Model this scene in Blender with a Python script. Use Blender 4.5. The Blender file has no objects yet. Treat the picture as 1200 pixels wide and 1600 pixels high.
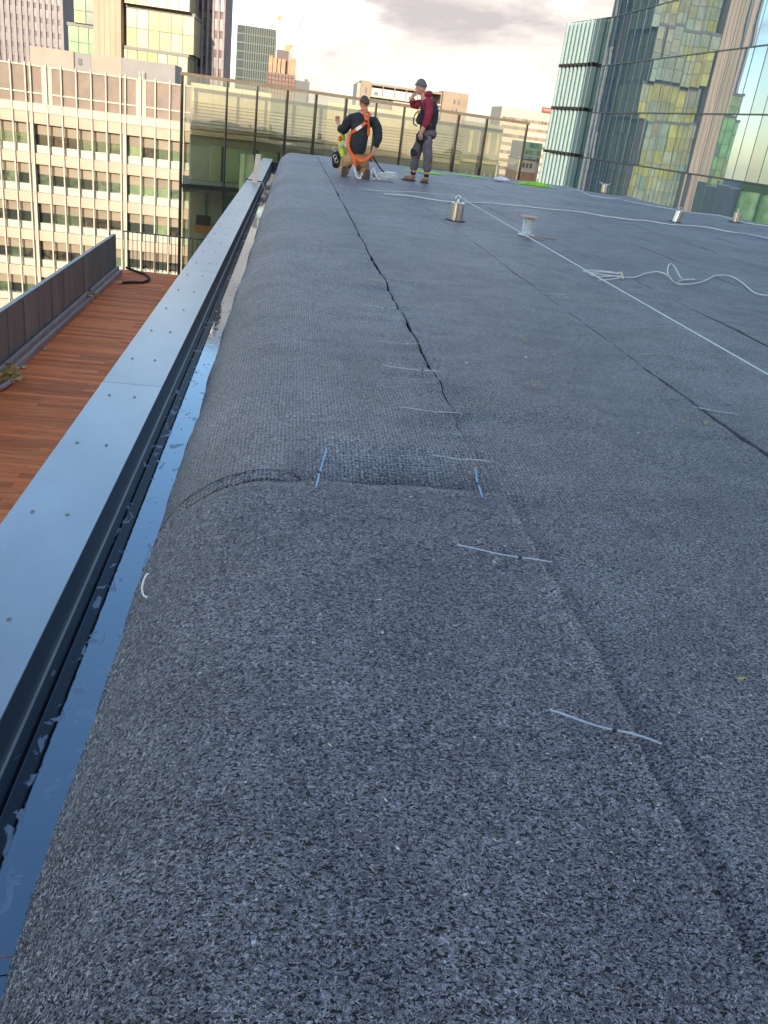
import bpy, bmesh, math, random
import numpy as np
from mathutils import Vector, Matrix, noise
random.seed(7)
S = bpy.context.scene
COL = S.collection
R = math.radians

# ------------------------------------------------------------------ camera, light, exposure
EYE = 0.95                                   # eye height over the roof (a crouching photographer)
cam = bpy.data.objects.new('camera', bpy.data.cameras.new('camera'))
COL.objects.link(cam)
F = 1319.0
def _n(v):
    v = np.array(v, float); return v / np.linalg.norm(v)
_up = -_n((-377, -2866, F)); _fy = _n((-138, 625, F)); _fy = _n(_fy - _up * _up.dot(_fy)); _rx = np.cross(_fy, _up)
if _rx[0] < 0: _rx = -_rx
MC = np.array([_rx, _fy, _up])               # world = MC @ (right, up, forward)
m = Matrix(((MC[0][0], MC[0][1], -MC[0][2], 0), (MC[1][0], MC[1][1], -MC[1][2], 0), (MC[2][0], MC[2][1], -MC[2][2], EYE), (0, 0, 0, 1)))
cam.matrix_world = m
cam.data.sensor_fit = 'VERTICAL'; cam.data.sensor_height = 36; cam.data.lens = F / 1600 * 36
cam.data.clip_start = 0.05; cam.data.clip_end = 4000
S.camera = cam

SUN_EL, SUN_AZ = 12.0, 8.0                  # the sun stands low behind the photographer, a little to the left
W_ = bpy.data.worlds.new('World'); S.world = W_; W_.use_nodes = True
nt = W_.node_tree; N = nt.nodes; L = nt.links; N.clear()
def wn(t, **k):
    x = N.new(t)
    for a, b in k.items(): setattr(x, a, b)
    return x
out = wn('ShaderNodeOutputWorld'); bg = wn('ShaderNodeBackground'); L.new(bg.outputs[0], out.inputs[0])
sky = wn('ShaderNodeTexSky', sky_type='NISHITA', sun_disc=False, sun_elevation=R(SUN_EL), sun_rotation=R(180 + SUN_AZ), air_density=1.1, dust_density=0.6, ozone_density=2.0)
tc = wn('ShaderNodeTexCoord')
sep = wn('ShaderNodeSeparateXYZ'); L.new(tc.outputs['Generated'], sep.inputs[0])
def wmath(op, a, b=None, c=None, clamp=False):
    x = wn('ShaderNodeMath', operation=op, use_clamp=clamp)
    for i, v in enumerate((a, b, c)):
        if v is None: continue
        if isinstance(v, (int, float)): x.inputs[i].default_value = v
        else: L.new(v, x.inputs[i])
    return x.outputs[0]
zc = wmath('MAXIMUM', sep.outputs[2], 0.0)
den = wmath('ADD', zc, 0.16)
comb = wn('ShaderNodeCombineXYZ')
L.new(wmath('MULTIPLY', sep.outputs[0], 1.6), comb.inputs[0]); L.new(wmath('MULTIPLY', sep.outputs[1], 1.6), comb.inputs[1]); L.new(wmath('MULTIPLY', zc, 4.2), comb.inputs[2])
n1 = wn('ShaderNodeTexNoise'); n1.inputs['Scale'].default_value = 1.9; n1.inputs['Detail'].default_value = 9; n1.inputs['Roughness'].default_value = 0.56; n1.inputs['Distortion'].default_value = 0.35
L.new(comb.outputs[0], n1.inputs['Vector'])
n2 = wn('ShaderNodeTexNoise'); n2.inputs['Scale'].default_value = 2.6; n2.inputs['Detail'].default_value = 8; n2.inputs['Roughness'].default_value = 0.6; n2.inputs['Distortion'].default_value = 0.5
mp = wn('ShaderNodeMapping'); mp.inputs['Location'].default_value = (3.1, 7.7, 1.3); L.new(comb.outputs[0], mp.inputs[0]); L.new(mp.outputs[0], n2.inputs['Vector'])
low = wn('ShaderNodeMapRange'); low.inputs['From Min'].default_value = 0.14; low.inputs['From Max'].default_value = 0.36; low.inputs['To Min'].default_value = 0.18; low.inputs['To Max'].default_value = -0.03
L.new(zc, low.inputs[0])
cov = wn('ShaderNodeMapRange', interpolation_type='SMOOTHSTEP'); cov.inputs['From Min'].default_value = 0.50; cov.inputs['From Max'].default_value = 0.66
L.new(wmath('ADD', wmath('ADD', n1.outputs[0], low.outputs[0]), wmath('MULTIPLY', wmath('MINIMUM', sep.outputs[0], 0.1), 0.42)), cov.inputs[0])
cr = wn('ShaderNodeValToRGB'); L.new(n2.outputs[0], cr.inputs[0])
e = cr.color_ramp.elements
e[0].position = 0.39; e[0].color = (0.56, 0.51, 0.51, 1)
e[1].position = 0.60; e[1].color = (1.0, 0.92, 0.80, 1)
x = e.new(0.5); x.color = (0.86, 0.78, 0.71, 1)
skm = wn('ShaderNodeVectorMath', operation='SCALE'); L.new(sky.outputs[0], skm.inputs[0]); skm.inputs['Scale'].default_value = 1.0
cls = wn('ShaderNodeVectorMath', operation='SCALE'); L.new(cr.outputs[0], cls.inputs[0]); cls.inputs['Scale'].default_value = 2.6
mx = wn('ShaderNodeMix', data_type='RGBA'); L.new(cov.outputs[0], mx.inputs[0]); L.new(skm.outputs[0], mx.inputs[6]); L.new(cls.outputs[0], mx.inputs[7])
L.new(mx.outputs[2], bg.inputs[0]); bg.inputs[1].default_value = 0.15

sun = bpy.data.objects.new('sun', bpy.data.lights.new('sun', 'SUN')); COL.objects.link(sun)
sun.data.energy = 2.0; sun.data.angle = R(0.5); sun.data.color = (1.0, 0.86, 0.69)
sd = Vector((math.sin(R(SUN_AZ)) * math.cos(R(SUN_EL)), math.cos(R(SUN_AZ)) * math.cos(R(SUN_EL)), -math.sin(R(SUN_EL))))
sun.rotation_euler = sd.to_track_quat('-Z', 'Y').to_euler()
S.view_settings.view_transform = 'Standard'; S.view_settings.look = 'None'; S.view_settings.gamma = 1; S.view_settings.use_curve_mapping = False
S.view_settings.exposure = 1.7

# ------------------------------------------------------------------ helpers
def ray(px, py): return MC @ np.array([px - 600, 800 - py, F])
def at_y(px, py, y):                          # the point seen at a picture position, at a given distance down the roof
    r = ray(px, py) * y / ray(px, py)[1]; return (float(r[0]), float(r[1]), float(r[2]) + EYE)
def on_z(px, py, z=0.0):                      # ... and on a given level
    r = ray(px, py); r = r * (z - EYE) / r[2]; return (float(r[0]), float(r[1]), z)
def tag(o, label=None, cat=None, group=None, kind=None):
    if label: o['label'] = label
    if cat: o['category'] = cat
    if group: o['group'] = group
    if kind: o['kind'] = kind
    return o
def thing(name, label, cat, loc=(0, 0, 0), group=None):
    o = bpy.data.objects.new(name, None); COL.objects.link(o); o.location = loc; o.empty_display_size = 0.1
    return tag(o, label, cat, group)
def inst(name, mesh, parent=None, loc=(0, 0, 0), rot=None, mat=None):
    o = bpy.data.objects.new(name, mesh); COL.objects.link(o); o.parent = parent
    if parent is not None:
        b = parent
        while b is not None: loc = tuple(loc[i] - b.location[i] for i in range(3)); b = b.parent
    o.location = loc
    if rot: o.rotation_euler = rot
    return o
class MB:
    def __init__(s): s.v = []; s.f = []
    def add(s, vs, fs):
        b = len(s.v); s.v += [tuple(map(float, v)) for v in vs]; s.f += [tuple(b + i for i in f) for f in fs]; return s
    def box(s, x0, x1, y0, y1, z0, z1):
        return s.add([(x0,y0,z0),(x1,y0,z0),(x1,y1,z0),(x0,y1,z0),(x0,y0,z1),(x1,y0,z1),(x1,y1,z1),(x0,y1,z1)],
                     [(0,3,2,1),(4,5,6,7),(0,1,5,4),(1,2,6,5),(2,3,7,6),(3,0,4,7)])
    def slab(s, a, b, z0, z1, th, off=0.0):    # upright slab along a line a-b (xy), thickness th to the far side
        a = Vector(a); b = Vector(b); d = (b - a).normalized(); n = Vector((-d.y, d.x))
        p = [a + n * off, b + n * off, b + n * (off + th), a + n * (off + th)]
        return s.prism([(q.x, q.y) for q in p], z0, z1)
    def prism(s, poly, z0, z1):
        n = len(poly)
        return s.add([(x, y, z0) for x, y in poly] + [(x, y, z1) for x, y in poly],
                     [tuple(range(n))[::-1], tuple(range(n, 2 * n))] + [(i, (i + 1) % n, n + (i + 1) % n, n + i) for i in range(n)])
    def tube(s, pts, r, n=6, cap=True, flat=None):
        pts = [Vector(p) for p in pts]; rs = r if isinstance(r, (list, tuple)) else [r] * len(pts)
        vs = []; fs = []; prev = None
        for i, p in enumerate(pts):
            t = (pts[min(i + 1, len(pts) - 1)] - pts[max(i - 1, 0)]).normalized()
            if prev is None:
                u = t.orthogonal().normalized()
                if abs(t.z) < 0.9: u = t.cross(Vector((0, 0, 1))).normalized()
            else:
                u = (prev - t * prev.dot(t)).normalized()
            prev = u; w = u.cross(t)
            for k in range(n):
                a = 2 * math.pi * k / n
                q = p + u * math.cos(a) * rs[i] + w * math.sin(a) * rs[i] * (flat or 1)
                vs.append(q)
        for i in range(len(pts) - 1):
            for k in range(n):
                a, b = i * n + k, i * n + (k + 1) % n
                fs.append((a, b, b + n, a + n))
        if cap: fs += [tuple(range(n))[::-1], tuple((len(pts) - 1) * n + k for k in range(n))]
        return s.add(vs, fs)
    def lathe(s, prof, c=(0, 0, 0), n=16):
        vs = []; fs = []
        for r, z in prof:
            for k in range(n):
                a = 2 * math.pi * k / n; vs.append((c[0] + r * math.cos(a), c[1] + r * math.sin(a), c[2] + z))
        for i in range(len(prof) - 1):
            for k in range(n):
                a, b = i * n + k, i * n + (k + 1) % n; fs.append((a, b, b + n, a + n))
        fs += [tuple(range(n))[::-1], tuple((len(prof) - 1) * n + k for k in range(n))]
        return s.add(vs, fs)
    def mesh(s, name, mat, smooth=False, origin=(0, 0, 0)):
        me = bpy.data.meshes.new(name)
        me.from_pydata([(v[0] - origin[0], v[1] - origin[1], v[2] - origin[2]) for v in s.v], [], s.f)
        bm = bmesh.new(); bm.from_mesh(me); bmesh.ops.recalc_face_normals(bm, faces=bm.faces); bm.to_mesh(me); bm.free()
        if mat: me.materials.append(mat)
        if smooth: me.polygons.foreach_set('use_smooth', [True] * len(me.polygons))
        return me
    def build(s, name, mat, parent=None, smooth=False, bevel=0, smooth_angle=None):
        o = bpy.data.objects.new(name, None)
        org = Vector((0, 0, 0)); b = parent
        while b is not None: org += Vector(b.location); b = b.parent
        me = s.mesh(name, mat, smooth or smooth_angle is not None, org); bpy.data.objects.remove(o)
        o = bpy.data.objects.new(name, me); COL.objects.link(o); o.parent = parent
        if smooth_angle is not None: me.set_sharp_from_angle(angle=R(smooth_angle))
        if bevel:
            md = o.modifiers.new('bevel', 'BEVEL'); md.width = bevel; md.segments = 2; md.limit_method = 'ANGLE'; md.angle_limit = R(40)
        return o

def mat(name, col, rough=0.6, metal=0.0, var=0.15, scale=3.0, bump=0.0, bscale=40.0, spec=0.5, col2=None, stretch=(1, 1, 1), per=0.0, coat=0.0, ramp=(0.35, 0.65)):
    m = bpy.data.materials.new(name); m.use_nodes = True; t = m.node_tree; ns = t.nodes; ls = t.links
    b = ns['Principled BSDF']; b.inputs['Roughness'].default_value = rough; b.inputs['Metallic'].default_value = metal
    b.inputs['Specular IOR Level'].default_value = spec; b.inputs['Coat Weight'].default_value = coat
    co = ns.new('ShaderNodeTexCoord'); mpp = ns.new('ShaderNodeMapping'); mpp.inputs['Scale'].default_value = stretch; ls.new(co.outputs['Object'], mpp.inputs[0])
    if per:                                    # each piece its own shade
        oi = ns.new('ShaderNodeObjectInfo'); ad = ns.new('ShaderNodeVectorMath'); ad.operation = 'ADD'
        sc = ns.new('ShaderNodeVectorMath'); sc.operation = 'SCALE'; sc.inputs['Scale'].default_value = 37.0
        cx = ns.new('ShaderNodeCombineXYZ'); ls.new(oi.outputs['Random'], cx.inputs[0]); ls.new(oi.outputs['Random'], cx.inputs[1]); ls.new(cx.outputs[0], sc.inputs[0])
        ls.new(mpp.outputs[0], ad.inputs[0]); ls.new(sc.outputs[0], ad.inputs[1]); vec = ad.outputs[0]
    else: vec = mpp.outputs[0]
    nz = ns.new('ShaderNodeTexNoise'); nz.inputs['Scale'].default_value = scale; nz.inputs['Detail'].default_value = 6; nz.inputs['Roughness'].default_value = 0.6; ls.new(vec, nz.inputs['Vector'])
    r = ns.new('ShaderNodeValToRGB'); ls.new(nz.outputs[0], r.inputs[0])
    c1 = [max(0, c * (1 - var)) for c in col[:3]]; c2 = col2[:3] if col2 else [min(1, c * (1 + var)) for c in col[:3]]
    r.color_ramp.elements[0].position = ramp[0]; r.color_ramp.elements[0].color = (*c1, 1)
    r.color_ramp.elements[1].position = ramp[1]; r.color_ramp.elements[1].color = (*c2, 1)
    cout = r.outputs[0]
    if per:
        hs = ns.new('ShaderNodeHueSaturation'); mr = ns.new('ShaderNodeMapRange'); mr.inputs['To Min'].default_value = 1 - per; mr.inputs['To Max'].default_value = 1 + per
        ls.new(oi.outputs['Random'], mr.inputs[0]); ls.new(mr.outputs[0], hs.inputs['Value']); ls.new(cout, hs.inputs['Color']); cout = hs.outputs[0]
    ls.new(cout, b.inputs['Base Color'])
    if bump:
        n2 = ns.new('ShaderNodeTexNoise'); n2.inputs['Scale'].default_value = bscale; n2.inputs['Detail'].default_value = 4; ls.new(vec, n2.inputs['Vector'])
        bp = ns.new('ShaderNodeBump'); bp.inputs['Strength'].default_value = bump; bp.inputs['Distance'].default_value = 0.02; ls.new(n2.outputs[0], bp.inputs['Height']); ls.new(bp.outputs[0], b.inputs['Normal'])
    return m

def mat_glass(name, tint, refl, trans=0.0, rough=0.01, under=(0.03, 0.05, 0.045), wav=0.0, wscale=0.6):
    # coated facade glass: mirror share over a dark or a see-through ground
    m = bpy.data.materials.new(name); m.use_nodes = True; t = m.node_tree; ns = t.nodes; ls = t.links; ns.clear()
    o = ns.new('ShaderNodeOutputMaterial'); g = ns.new('ShaderNodeBsdfGlossy'); g.inputs['Color'].default_value = (*tint, 1); g.inputs['Roughness'].default_value = rough
    if trans: d = ns.new('ShaderNodeBsdfTransparent'); d.inputs[0].default_value = (trans, trans * 1.02, trans * 0.95, 1)
    else: d = ns.new('ShaderNodeBsdfDiffuse'); d.inputs[0].default_value = (*under, 1)
    mx = ns.new('ShaderNodeMixShader'); lw = ns.new('ShaderNodeFresnel'); lw.inputs[0].default_value = 1.5
    mr = ns.new('ShaderNodeMapRange'); mr.inputs['To Min'].default_value = refl; mr.inputs['To Max'].default_value = 1.0; ls.new(lw.outputs[0], mr.inputs[0])
    ls.new(mr.outputs[0], mx.inputs[0]); ls.new(d.outputs[0], mx.inputs[1]); ls.new(g.outputs[0], mx.inputs[2]); ls.new(mx.outputs[0], o.inputs[0])
    co = ns.new('ShaderNodeTexCoord'); nz = ns.new('ShaderNodeTexNoise'); nz.inputs['Scale'].default_value = wscale; nz.inputs['Detail'].default_value = 1
    ls.new(co.outputs['Object'], nz.inputs['Vector'])
    if wav:
        bp = ns.new('ShaderNodeBump'); bp.inputs['Strength'].default_value = wav; bp.inputs['Distance'].default_value = 0.05
        ls.new(nz.outputs[0], bp.inputs['Height']); ls.new(bp.outputs[0], g.inputs['Normal'])
    return m

GROUND = -31.0
# ------------------------------------------------------------------ materials of the setting
M = {}
M['asphalt'] = mat('asphalt', (0.06, 0.06, 0.065), 0.85, var=0.3, scale=0.05)
M['membrane'] = mat('membrane', (0.012, 0.012, 0.014), 0.7, var=0.4, scale=6, bump=0.2)
M['render_grey'] = mat('render_grey', (0.22, 0.21, 0.20), 0.8, scale=0.5)
M['dark_metal'] = mat('dark_metal', (0.030, 0.030, 0.034), 0.42, metal=0.2, var=0.25, scale=3, stretch=(1, 0.15, 1), bump=0.03, bscale=15)
M['cap_metal'] = mat('cap_metal', (0.26, 0.285, 0.31), 0.30, metal=0.55, var=0.09, scale=3.2, stretch=(1, 0.4, 1), per=0.05, bump=0.015, bscale=3)
M['lip_metal'] = mat('lip_metal', (0.55, 0.55, 0.55), 0.35, metal=0.7, var=0.1)
M['steel'] = mat('steel', (0.62, 0.58, 0.52), 0.22, metal=1.0, var=0.12, scale=20, bump=0.05, bscale=60)
M['screw'] = mat('screw', (0.34, 0.32, 0.30), 0.4, metal=0.8, var=0.3, scale=80)

# ------------------------------------------------------------------ setting: ground and the building we stand on
g = MB().box(-1500, 1500, -800, 2500, GROUND - 1, GROUND).build('ground', M['asphalt']); tag(g, kind='structure')

def x_right(y): return 7.98 + (25.28 - 0) * 0 + max(0.0, 0.345 * (24.2 - y)) * 0.9
YF = 24.2
RC = (0.035, -0.38); RR = 0.38                 # centre and radius of the rounded roof edge
def profile(s, off=0.0):
    """point of the roof section at arc length s leftwards from the start of the rounding (s<0: flat)."""
    if s <= 0: return RC[0] - s, off
    a = s / RR
    if a < math.pi / 2: return RC[0] - (RR + off) * math.sin(a), RC[1] + (RR + off) * math.cos(a)
    return RC[0] - (RR + off), RC[1] - (s - RR * math.pi / 2)

def grid_mesh(rows, thick=0.0):
    """rows: list of lists of points (same length). Closed sheet with a thickness downwards along its own border."""
    nr, nc = len(rows), len(rows[0]); mb = MB()
    vs = [p for r in rows for p in r]
    fs = [(i * nc + j, i * nc + j + 1, (i + 1) * nc + j + 1, (i + 1) * nc + j) for i in range(nr - 1) for j in range(nc - 1)]
    return vs, fs, nr, nc

# roof slab under the mats, with its rounded edge
poly = []
for i in range(13): poly.append(profile(RR * math.pi / 2 * i / 12, -0.17))
rows = []
for y in (-6, YF - 0.25):
    rows.append([(x_right(y) - 0.1, y, -0.17)] + [(p[0], y, p[1]) for p in poly] + [(RC[0] - 0.35, y, -0.60)])
vs, fs, nr, nc = grid_mesh(rows)
rs = MB().add(vs, fs); o = rs.build('roof_slab', M['membrane'], smooth_angle=40); tag(o, kind='structure')
mb = MB().prism([(-0.30, -6), (x_right(-6) - 0.12, -6), (x_right(YF) - 0.12, YF - 0.3), (-0.30, YF - 0.3)], GROUND, -0.62)
tag(mb.build('building_body', M['render_grey']), kind='structure')

# gutter
def mat_water():
    m = bpy.data.materials.new('gutter_water'); m.use_nodes = True; t = m.node_tree; ns = t.nodes; ls = t.links
    b = ns['Principled BSDF']; co = ns.new('ShaderNodeTexCoord'); mp = ns.new('ShaderNodeMapping'); mp.inputs['Scale'].default_value = (1.5, 1.0, 1); ls.new(co.outputs['Object'], mp.inputs[0])
    n = ns.new('ShaderNodeTexNoise'); n.inputs['Scale'].default_value = 13; n.inputs['Detail'].default_value = 5; n.inputs['Roughness'].default_value = 0.55; n.inputs['Distortion'].default_value = 0.8; ls.new(mp.outputs[0], n.inputs[0])
    r = ns.new('ShaderNodeValToRGB'); ls.new(n.outputs[0], r.inputs[0]); r.color_ramp.elements[0].position = 0.60; r.color_ramp.elements[1].position = 0.645
    mx = ns.new('ShaderNodeMix'); mx.data_type = 'RGBA'; ls.new(r.outputs[0], mx.inputs[0]); mx.inputs[6].default_value = (0.010, 0.010, 0.013, 1); mx.inputs[7].default_value = (0.20, 0.235, 0.30, 1)
    ls.new(mx.outputs[2], b.inputs['Base Color'])
    rr = ns.new('ShaderNodeMapRange'); rr.inputs['To Min'].default_value = 0.02; rr.inputs['To Max'].default_value = 0.5; ls.new(r.outputs[0], rr.inputs[0]); ls.new(rr.outputs[0], b.inputs['Roughness'])
    b.inputs['IOR'].default_value = 2.0; b.inputs['Specular IOR Level'].default_value = 1.0; b.inputs['Specular Tint'].default_value = (0.62, 0.80, 1.0, 1)
    b.inputs['Coat Weight'].default_value = 0.0
    n2 = ns.new('ShaderNodeTexNoise'); n2.inputs['Scale'].default_value = 18; n2.inputs['Detail'].default_value = 3; ls.new(co.outputs['Object'], n2.inputs[0])
    bp = ns.new('ShaderNodeBump'); bp.inputs['Strength'].default_value = 0.025; bp.inputs['Distance'].default_value = 0.01; ls.new(n2.outputs[0], bp.inputs['Height']); ls.new(bp.outputs[0], b.inputs['Normal'])
    return m
WZ = -0.40
mb = MB().box(-0.517, -0.27, -5.9, 23.2, WZ - 0.12, WZ)
tag(mb.build('water', mat_water()), kind='structure')
gt = thing('gutter', 'long dark metal box gutter beside the rounded roof edge, holding standing water', 'gutter', (-0.5, 9, WZ))
MB().box(-0.52, -0.27, -6, 23.25, -0.60, -0.53).build('gutter_floor', M['dark_metal'], gt)
MB().box(-0.56, -0.512, -6, 23.25, -0.60, -0.237).build('side_wall', M['dark_metal'], gt)
MB().box(-0.5118, -0.506, -6, 23.25, -0.357, -0.3535).build('lip', M['lip_metal'], gt)
MB().box(-0.52, -0.27, 23.2, 23.25, -0.53, -0.26).build('end_plate', M['dark_metal'], gt)
# parapet with its cap panels
tag(MB().box(-0.74, -0.562, -6, 23.9, -3.56, -0.25).build('parapet_wall', M['render_grey']), 'low grey parapet wall carrying the blue-grey metal cap', 'wall')
pc = thing('parapet_cap', 'long pale blue-grey metal cap of the parapet, with pairs of screws', 'parapet cap', (-0.64, 9, -0.23))
joints = [-6, -2.2, 0.76, 3.73, 6.70, 9.67, 12.64, 15.61, 18.58, 21.55, 24.0]
for a, b in zip(joints, joints[1:]):
    mb = MB().prism([(-0.765, a + 0.002), (-0.508, a + 0.002), (-0.508, b - 0.002), (-0.765, b - 0.002)], -0.236, -0.230)
    mb.box(-0.765, -0.762, a + 0.002, b - 0.002, -0.30, -0.2361)
    mb.build('cap_panel', M['cap_metal'], pc)
scm = MB().lathe([(0.0075, 0), (0.0075, 0.0012), (0.0045, 0.0014), (0.0045, 0.0045), (0.003, 0.0055)], n=8).mesh('screw', M['screw'])
y = 1.8 - 0.585 * 9
while y < 23.8:
    for xx in (-0.6, -0.705):
        inst('screw', scm, pc, (xx + random.uniform(-.003, .003), y + random.uniform(-.008, .008), -0.230))
    y += 0.585

# ------------------------------------------------------------------ the mats
def mat_mat():
    m = bpy.data.materials.new('drainage_mat'); m.use_nodes = True; t = m.node_tree; ns = t.nodes; ls = t.links
    b = ns['Principled BSDF']; co = ns.new('ShaderNodeTexCoord'); P = co.outputs['Object']
    def nz(scale, det, rough, dist=0, vec=P):
        n = ns.new('ShaderNodeTexNoise'); n.inputs['Scale'].default_value = scale; n.inputs['Detail'].default_value = det; n.inputs['Roughness'].default_value = rough; n.inputs['Distortion'].default_value = dist
        ls.new(vec, n.inputs['Vector']); return n.outputs[0]
    def mt(op, a, b_=None, c=None, clamp=False):
        x = ns.new('ShaderNodeMath'); x.operation = op; x.use_clamp = clamp
        for i, v in enumerate((a, b_, c)):
            if v is None: continue
            if isinstance(v, (int, float)): x.inputs[i].default_value = v
            else: ls.new(v, x.inputs[i])
        return x.outputs[0]
    def mr(v, a, b_, c=0.0, d=1.0, smooth=True):
        x = ns.new('ShaderNodeMapRange'); x.interpolation_type = 'SMOOTHSTEP' if smooth else 'LINEAR'; ls.new(v, x.inputs[0])
        for i, q in zip((1, 2, 3, 4), (a, b_, c, d)): x.inputs[i].default_value = q
        return x.outputs[0]
    # curly strands: ridges of two warped noises
    def strands(scale, w, off):
        mp = ns.new('ShaderNodeMapping'); mp.inputs['Location'].default_value = off; ls.new(P, mp.inputs[0])
        v = nz(scale, 1.5, 0.5, 0.6, mp.outputs[0])
        return mr(mt('ABSOLUTE', mt('SUBTRACT', v, 0.5)), 0.0, w, 1.0, 0.0)
    s1 = strands(105, 0.040, (0, 0, 0)); s2 = strands(125, 0.038, (5.3, 2.1, 7.7)); s3 = strands(190, 0.05, (1.7, 9.2, 3.3))
    st = mt('MAXIMUM', mt('MAXIMUM', s1, mt('MULTIPLY', s2, 0.80)), mt('MULTIPLY', s3, 0.45)); lump = nz(150, 3, 0.65)
    # faint woven rows, 11 mm apart both ways
    sp = ns.new('ShaderNodeSeparateXYZ'); ls.new(P, sp.inputs[0])
    big = nz(1.3, 3, 0.5)
    wx = mt('SINE', mt('MULTIPLY', mt('ADD', sp.outputs[0], mt('MULTIPLY', big, 0.02)), 2 * math.pi / 0.0125))
    wy = mt('SINE', mt('MULTIPLY', mt('ADD', sp.outputs[1], mt('MULTIPLY', big, 0.05)), 2 * math.pi / 0.0155))
    rows_ = mt('MULTIPLY', mt('ADD', wx, mt('MULTIPLY', wy, 0.8)), 0.5)
    rw = mr(sp.outputs[1], 2.21, 2.25, 0.05, 0.30)
    h = mt('ADD', mt('ADD', st, mt('MULTIPLY', rows_, rw)), mr(lump, 0.25, 0.75, -0.35, 0.35))
    patch = nz(4.5, 4, 0.6); patch2 = nz(0.6, 3, 0.5)
    mpp = ns.new('ShaderNodeMapping'); mpp.inputs['Scale'].default_value = (0.75, 1.15, 1.0); ls.new(P, mpp.inputs[0])
    pit = mr(nz(185, 2, 0.55, 0.3, mpp.outputs[0]), 0.385, 0.455)
    tip = mr(nz(210, 2, 0.6, 0.8, mpp.outputs[0]), 0.60, 0.72)
    h = mt('ADD', mt('ADD', h, mt('MULTIPLY', mt('SUBTRACT', pit, 1.0), 0.75)), mt('MULTIPLY', tip, 0.30))
    hole = mr(h, -0.25, 1.0, smooth=False)
    cr = ns.new('ShaderNodeValToRGB'); ls.new(hole, cr.inputs[0]); e = cr.color_ramp.elements
    e[0].position = 0.0; e[0].color = (0.006, 0.007, 0.010, 1); e[1].position = 1.0; e[1].color = (0.80, 0.74, 0.74, 1); q_ = e.new(0.30); q_.color = (0.205, 0.180, 0.200, 1); q_ = e.new(0.62); q_.color = (0.59, 0.52, 0.56, 1)
    val = mt('MULTIPLY', mr(patch, 0.3, 0.7, 0.84, 1.16), mr(patch2, 0.3, 0.7, 0.80, 1.16))
    hs = ns.new('ShaderNodeHueSaturation'); ls.new(cr.outputs[0], hs.inputs['Color']); ls.new(mt('MULTIPLY', val, mr(pit, 0.0, 1.0, 0.12, 1.04)), hs.inputs['Value'])
    # sagging pocket at the crosswise joint: brown fibres, its shade painted into the colour
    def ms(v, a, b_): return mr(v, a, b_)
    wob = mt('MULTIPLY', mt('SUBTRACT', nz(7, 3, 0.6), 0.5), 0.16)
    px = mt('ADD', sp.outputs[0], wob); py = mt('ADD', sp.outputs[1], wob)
    shaded_pocket = mt('MULTIPLY', mt('MULTIPLY', ms(px, 0.10, 0.34), mr(px, 0.54, 0.68, 1.0, 0.0)), mt('MULTIPLY', ms(sp.outputs[1], 2.235, 2.238), mr(py, 2.27, 2.52, 1.0, 0.0)))
    dust = mt('MULTIPLY', mr(nz(2.3, 5, 0.7, 1.2), 0.56, 0.72), 0.16)
    ms2 = ns.new('ShaderNodeMix'); ms2.data_type = 'RGBA'; ls.new(dust, ms2.inputs[0]); ls.new(hs.outputs[0], ms2.inputs[6]); ms2.inputs[7].default_value = (0.42, 0.40, 0.37, 1)
    ms3 = ns.new('ShaderNodeMix'); ms3.data_type = 'RGBA'; ms3.blend_type = 'MULTIPLY'; ls.new(shaded_pocket, ms3.inputs[0]); ls.new(ms2.outputs[2], ms3.inputs[6]); ms3.inputs[7].default_value = (0.27, 0.20, 0.15, 1)
    # sparse straw-coloured fibres and grit
    gr = mr(nz(260, 2, 0.5), 0.64, 0.70); tn = mt('MULTIPLY', gr, mt('MAXIMUM', mr(nz(9, 3, 0.6), 0.42, 0.62), shaded_pocket))
    mx = ns.new('ShaderNodeMix'); mx.data_type = 'RGBA'; ls.new(tn, mx.inputs[0]); ls.new(ms3.outputs[2], mx.inputs[6]); mx.inputs[7].default_value = (0.30, 0.26, 0.18, 1)
    ls.new(mx.outputs[2], b.inputs['Base Color'])
    ls.new(mr(nz(60, 2, 0.5), 0.3, 0.7, 0.34, 0.52), b.inputs['Roughness']); b.inputs['Specular IOR Level'].default_value = 0.5
    bp = ns.new('ShaderNodeBump'); bp.inputs['Strength'].default_value = 1.0; bp.inputs['Distance'].default_value = 0.006; ls.new(h, bp.inputs['Height'])
    ls.new(bp.outputs[0], b.inputs['Normal'])
    return m
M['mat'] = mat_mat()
def fbm(x, y, z=0.0, o=3): return noise.fractal(Vector((x, y, z)), 1.0, 2.0, o)
def steps(a, b, near, far):
    ys = [a]; 
    while ys[-1] < b:
        y = ys[-1]; ys.append(y + (near if y < 3.2 else near + (far - near) * min(1, (y - 3.2) / 8)))
    ys[-1] = b; return ys
def seam_x(k, y):
    w = 0.012 * fbm(y * 0.55, k * 3.7)
    if k == 1:
        w += 0.008 * fbm(y * 3.1, 2.2) + (0.02 * max(0, min(1, (2.2 - y) / 0.05)) if y > 1.4 else 0.02 * max(0, min(1, (y - 0.9) / 0.5))) - 0.06 * max(0, (y - 4) / 20)
        return 0.665 + w
    return 0.68 + 1.125 * (k - 1) + w * 2.2
def gap(k, y):
    g = 0.5 * max(0.0, noise.noise(Vector((y * 0.85, k * 9.1, 0.5)))) * 0.13
    if k == 1:
        return (0.014 + g * 0.35 if y > 3.3 else 0.007 + 0.024 * max(0, 1 - abs(y - 1.05) / 0.11) + 0.008 * max(0, fbm(y * 2.3, 8.8)) * (y > 2.3)) + (0.002 if 3.6 < y < 4.8 else 0)
    return (0.007 if k < 4 else 0.016) + g * (1.3 if k > 4 else 0.62)
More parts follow.
